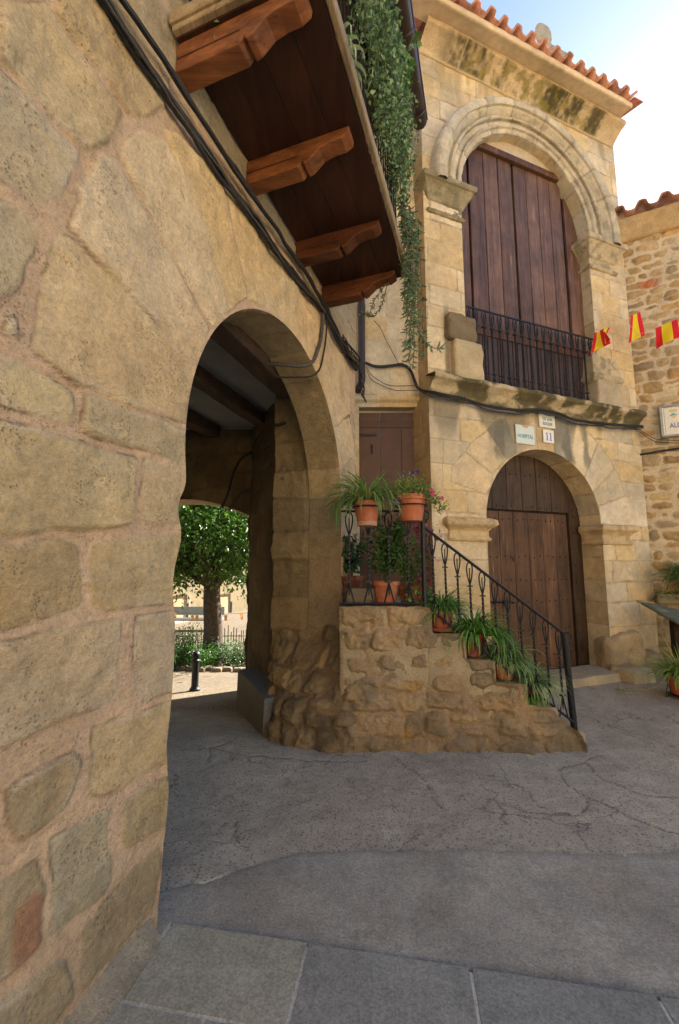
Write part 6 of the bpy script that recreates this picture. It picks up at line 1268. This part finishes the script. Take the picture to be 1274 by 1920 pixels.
def flat(pts, col, off=g): mb.add([PR.at(a_, b_, off) for a_, b_ in pts], [tuple(range(len(pts)))], col)
cu_ = .435
flat([(cu_ - .045, 3.805), (cu_ - .03, 3.79), (cu_ + .03, 3.79), (cu_ + .045, 3.805), (cu_ + .05, 3.83), (cu_ + .025, 3.825), (cu_ + .02, 3.845), (cu_, 3.83), (cu_ - .02, 3.845), (cu_ - .025, 3.825), (cu_ - .05, 3.83)], (.85, .72, .25)); mb.build('crown_emblem', M['white'], e)
mb = MB(); flat([(cu_ - .055, 3.735), (cu_ - .02, 3.765), (cu_, 3.78), (cu_ + .025, 3.76), (cu_ + .055, 3.735)], (.20, .55, .62)); flat([(cu_ - .03, 3.728), (cu_ + .035, 3.728), (cu_ + .02, 3.70), (cu_ - .012, 3.70)], (.95, .70, .35)); mb.build('crest', M['white'], e)
mb = MB()
for k in range(15): mb.add([PR.at(.318 + a_, 3.46 + k * .027 + b_, g) for a_, b_ in ((0, 0), (.012, .006), (.014, .018), (.004, .020))], [(0, 1, 2, 3)], (.30, .30, .45))
for k in range(22): mb.add([PR.at(.335 + k * .028 + a_, 3.862 + b_, g) for a_, b_ in ((0, 0), (.018, .0), (.014, .008), (.004, .010))], [(0, 1, 2, 3)], (.30, .30, .45))
mb.build('border_pattern', M['white'], e)
text('lettering', 'ALD', .10, PR, .455, 3.58, .0545, e, M['ink'], .8, (1.0, 1.0, 1.6), .001)
def bunting(name, label, line, flags):
    e = empty(name, line[0], label, 'bunting'); mb = MB(); mb.tube(line, .0025, 5, col=(14, 14, 13)); mb.build('cord', simple('cord_' + name, (.5, .48, .42), .8), e)
    for (tl, tr, h, twist, sw, sd3) in flags:
        tl = np.array(tl, float); tr = np.array(tr, float); nu, nv = 18, 12; V_ = []; K_ = []; F_ = []; out = np.cross(tr - tl, [0, 0, 1.]); out /= np.linalg.norm(out)
        for j in range(nv + 1):
            for i in range(nu + 1):
                a_, b_ = i / nu, j / nv; p = tl + (tr - tl) * a_ - np.array([0, 0, h * b_]) + (tr - tl) * sw * b_ + out * (.016 * math.sin(a_ * 6 + b_ * 2 + sd3) * (.3 + b_) + twist * b_ * (a_ - .5) * .2); V_.append(p)
        for j in range(nv):
            for i in range(nu): F_.append((j * (nu + 1) + i, j * (nu + 1) + i + 1, (j + 1) * (nu + 1) + i + 1, (j + 1) * (nu + 1) + i))
        V2 = []; F2 = []; K2 = []      # split per face so that the stripes stay crisp
        for f_ in F_:
            i = (f_[0] % (nu + 1)) / nu; cl = (.72, .015, .03) if (i < .235 or i > .72) else (.86, .66, .02); b_ = len(V2); V2 += [V_[q_] for q_ in f_]; F2.append((b_, b_ + 1, b_ + 2, b_ + 3)); K2 += [cl] * 4
        np_mesh('flag', V2, F2, M['flag'], e, np.array(K2))
f1 = PF.at(2.72, 4.83, .16); f1b = f1 + PF.d * .16 + np.array([0, 0, .07])
bunting('flag_bunting', 'string of red and yellow flags tied to the right end of the loft railing', [PF.at(2.90, 4.92, -.02), PF.at(2.62, 4.80, .28), PF.at(2.95, 5.0, .30), PF.at(3.35, 5.22, .30), PF.at(3.75, 5.42, .45), PF.at(5.2, 6.2, .6)],
        [(PF.at(2.60, 4.78, .29), PF.at(2.76, 4.87, .29), .27, 1, -.10, 0), (PF.at(2.72, 4.85, .31), PF.at(2.87, 4.90, .33), .25, -2, -.42, 2), (PF.at(3.36, 5.20, .31), PF.at(3.58, 5.31, .31), .40, .5, -.12, 1)])
bunting('flag_bunting', 'separate thin string with one red and yellow flag before the rubble wall', [PF.at(3.3, 5.10, .30), PR.at(-.05, 4.72, .9), PR.at(.12, 4.72, 1.0), PR.at(.40, 4.79, 1.0), PR.at(1.3, 5.0, 1.2)], [(PR.at(.14, 4.72, 1.0), PR.at(.385, 4.785, 1.0), .27, .5, .0, 3)])

# ------------------------------------------------------------------ garden beyond the passage
def tree(name, label, base, trunk_h, r0, crown_c, crown_r, n, seed, ca, cb, leaf=.13, group=None, lean=(0, 0), clumps=26):
    r = np.random.default_rng(seed); e = empty(name, base, label, 'tree', group); mb = MB(); b = np.array(base, float); top = b + [lean[0], lean[1], trunk_h]
    pts = [b + (top - b) * t + [.03 * math.sin(t * 5), .02 * math.cos(t * 4), 0] for t in np.linspace(0, 1, 12)]; mb.tube([b - [0, 0, .1]] + pts, [r0 * 1.7] + [r0 * (1.25 - .3 * t if t < .2 else 1.1 - .25 * t) for t in np.linspace(0, 1, 12)], 18)
    cc = np.array(crown_c, float); cl = []
    for k in range(clumps):
        d = r.normal(0, 1, 3); d /= np.linalg.norm(d); q = cc + d * np.array(crown_r) * r.uniform(.45, .95); cl.append(q)
    for q in cl[:10]:
        m_ = top + (q - top) * .45 + [0, 0, -.1]; mb.tube([top - [0, 0, .15], m_, q], [r0 * .45, r0 * .28, r0 * .10], 8)
    mb.build('trunk', M['bark'], e, smooth='auto'); P = []; D = []
    for q in cl:
        m = n // clumps; s_ = np.array(crown_r) * .24; p = q + r.normal(0, 1, (m, 3)) * s_ * .75; P.append(p); D.append((p - q) * .6 + r.normal(0, .35, (m, 3)) + [0, 0, -.25])
    P = np.concatenate(P); D = np.concatenate(D); leaves('crown', e, P, D, leaf, leaf * .62, rcol(r, len(P), ca, cb, .35), seed + 3); return e
tree('leafy_tree', 'broad leafy tree with a thick dark trunk seen through the passage', (-2.72, 9.3, -.60), 1.75, .20, (-2.9, 9.5, 2.55), (2.1, 1.9, 1.45), 40000, 401, (.03, .09, .012), (.13, .27, .03), .095, clumps=64)
def shrub(label, c, R, H, n, seed, ca, cb, leaf=.05, name='garden_shrub', group='shrubs in the garden beyond the passage'):
    r = np.random.default_rng(seed); e = empty(name, c, label, 'shrub', group); mb = MB(); P = []; D = []
    for k in range(22):
        a_ = r.uniform(0, 2 * PI); q = R * r.random() ** .6; tp = np.array(c) + [q * math.cos(a_), q * math.sin(a_), H * r.uniform(.5, 1)]; b0 = np.array(c) + [q * .4 * math.cos(a_), q * .4 * math.sin(a_), 0]; mb.tube([b0, (b0 + tp) / 2 + [0, 0, .03], tp], [.008, .006, .003], 5)
        m = n // 22; t = r.uniform(.2, 1.05, m)[:, None]; P.append(b0 + (tp - b0) * t + r.normal(0, R * .16, (m, 3)) * [1, 1, .6]); D.append(r.normal(0, 1, (m, 3)) + [0, 0, .4])
    mb.build('stems', M['leafstem'], e, smooth=True); P = np.concatenate(P); leaves('foliage', e, P, np.concatenate(D), leaf, leaf * .55, rcol(r, len(P), ca, cb, .35), seed + 1)
gz = lambda x, y: float(ground_z(np.array([x]), np.array([y]))[0])
for k, (x_, y_, R_, H_, n_, ca, cb, lab) in enumerate([(-3.25, 8.6, .42, .55, 1600, (.03, .10, .015), (.08, .2, .03), 'dark green shrub at the left of the tree foot'), (-2.75, 8.75, .34, .50, 1400, (.04, .13, .02), (.10, .24, .04), 'bright green shrub in front of the tree trunk'),
        (-2.25, 9.0, .36, .62, 1300, (.07, .14, .06), (.16, .25, .11), 'grey green shrub right of the tree foot'), (-1.95, 9.3, .34, .55, 1200, (.06, .12, .05), (.15, .22, .10), 'thin grey green shrub near the passage wall'), (-3.9, 9.4, .55, .8, 1600, (.03, .10, .02), (.09, .2, .04), 'tall dark shrub at the far left of the garden bed'), (-3.35, 9.9, .4, .95, 1200, (.05, .15, .02), (.12, .28, .04), 'tall fresh green shrub behind the tree')]):
    shrub(lab, (x_, y_, gz(x_, y_) - .03), R_, H_, n_, 420 + k * 3, ca, cb)
r = np.random.default_rng(431)
for k in range(9):
    x_ = -1.75 - .19 * k + r.uniform(-.04, .04); y_ = 8.35 + .03 * k + r.uniform(-.08, .08)
    o = lump('border_stone', M['mossy'], None, (x_, y_, gz(x_, y_) + .02), (.20, .15, .13), ((1, 0, 0), (0, 1, 0), (0, 0, 1)), (.26, .21, .14), amp=.012, seed=440 + k, n=8, box=.6)
    tag(o, '%s rough stone from the passage wall in the row edging the garden bed' % ['first', 'second', 'third', 'fourth', 'fifth', 'sixth', 'seventh', 'eighth', 'ninth'][k], 'border stone', 'stones edging the garden bed')
# pale stalk fence behind the bed
e = empty('stick_fence', (-2.8, 10.6, -.75), 'low fence of pale thin sticks behind the garden bed', 'fence')
for k in range(46):
    x_ = -4.6 + k * .065; h_ = .75 + r.uniform(-.12, .12); mb = MB(); mb.tube([(x_, 10.6 + r.uniform(-.03, .03), -.80), (x_ + r.uniform(-.02, .02), 10.6, -.8 + h_)], .011, 5, col=(1, 1, 1)); mb.build('stick', M['stick'], e)
for z in (-.2, -.55): mb = MB(); mb.tube([(-4.65, 10.585, z), (-1.65, 10.585, z)], .01, 5); mb.build('cross_bar', M['stick'], e)
PH = Plane((-4.9, 22), 19.2)
fh = empty('far_house', PH.at(0, -.8), 'sunlit cream house with shuttered windows far behind the garden', 'house')
wins = [(-5.3, -4.2, -.70, .30), (-2.1, -1.0, -1.0 + .0, .15), (1.5, 2.6, -.7, .5), (-8.5, -7.4, -.7, .4)]
hl = [[(a_, c_), (a_, d_), (b_, d_), (b_, c_)] for a_, b_, c_, d_ in wins]
sheet('wall', M['plaster'], fh, PH.pos(), PH.nrm(), (-14, 12), (-1.2, 6), .12, (), hl, seed=501, depth=0, rough=.01, mortar=(.235, .180, .10), edge=.001)
for a_, b_, c_, d_ in wins:
    mb = MB(); mb.box(PH.at((a_ + b_) / 2, (c_ + d_) / 2, -.12), (b_ - a_, .04, d_ - c_), (PH.d, PH.n, (0, 0, 1)), col=(1.6, 1.5, 1.3)); w_ = mb.build('window', M['fascia'], fh)
    mb = MB(); mb.box(PH.at((a_ + b_) / 2, c_ - .05, .05), (b_ - a_ + .2, .2, .08), (PH.d, PH.n, (0, 0, 1)), col=(.6, .5, .4)); mb.build('sill', M['plaster'], w_)
tile_roof('roof', fh, PH.at(-14, 6.1, .3), PH.d, -PH.n, 26, 5, .35, .5, .06, .02, 30, courses=.8, res=.1)
e = empty('garden_bench', (-6.2, 16.6, -.78), 'long grey bench far away in front of the cream house', 'bench'); mb = MB(); mb.box((-5.3, 15.6, -.42), (2.2, .5, .07), bev=.01); mb.build('seat', M['zinc'], e); mb = MB(); mb.box((-5.3, 15.85, -.15), (2.2, .05, .3), bev=.01); mb.build('backrest', M['zinc'], e)
for x_ in (-6.2, -4.4): mb = MB(); mb.box((x_, 15.6, -.62), (.08, .4, .34)); mb.build('leg', M['zinc'], e)
mb = MB(); mb.tube([(-4.05, 13.2, -.8), (-4.05, 13.2, .9)], .03, 8); o = mb.build('lamp_post', M['zinc'], None, smooth='auto'); tag(o, 'thin grey post standing beside the tree trunk far behind the garden', 'post')
e = empty('far_bunting', (-4.0, 12.4, .2), 'faded orange and yellow flags strung behind the tree', 'bunting')
ln_ = [(-5.2, 12.6, .25), (-4.4, 12.5, .12), (-3.6, 12.4, .10), (-2.6, 12.3, .16), (-1.8, 12.2, .3)]; mb = MB(); mb.tube(ln_, .005, 5, col=(8, 8, 8)); mb.build('cord', M['cable'], e)
for x_, z_ in ((-4.75, .15), (-4.25, .08), (-4.12, .08), (-3.3, .08), (-2.85, .12), (-2.35, .16), (-2.0, .2)):
    np_mesh('flag', [(x_, 12.4, z_), (x_ + .09, 12.4, z_ + .01), (x_ + .085, 12.41, z_ - .16), (x_ + .01, 12.42, z_ - .15)], [(0, 1, 2, 3)], M['flag'], e, np.tile([.55, .26, .10], (4, 1)))
tree('leafy_tree', 'fresh green tree farther back right of the dark trunk', (-1.2, 13.0, -.8), 2.2, .14, (-1.9, 13.2, 2.6), (1.9, 1.5, 1.6), 9000, 461, (.07, .2, .02), (.18, .38, .05), .14, clumps=24)

# unseen houses added behind the camera to bounce warm light on the square
PO = Plane((14, -10.5), 268.0)
oh = empty('added_bounce_house', PO.at(12, 0), 'unseen ochre house row added behind the viewpoint for warm bounced light', 'house')
wo = [(u_, u_ + 1.0, z_, z_ + 1.5) for u_ in np.arange(2, 24, 3.2) for z_ in (1.0, 4.2)]
sheet('wall', M['plaster'], oh, PO.pos(), PO.nrm(), (0, 26), (-.1, 7.5), .12, (), [[(a_, c_), (a_, d_), (b_, d_), (b_, c_)] for a_, b_, c_, d_ in wo], seed=601, depth=0, rough=.01, mortar=(.68, .52, .30), edge=.001)
for a_, b_, c_, d_ in wo:
    mb = MB(); mb.box(PO.at((a_ + b_) / 2, (c_ + d_) / 2, -.14), (b_ - a_, .05, d_ - c_), (PO.d, PO.n, (0, 0, 1)), col=(.6, .5, .4)); mb.build('shutter', M['fascia'], oh)
tile_roof('roof', oh, PO.at(0, 7.6, .3), PO.d, -PO.n, 26, 5, .35, .5, .06, .02, 31, courses=.8, res=.1)
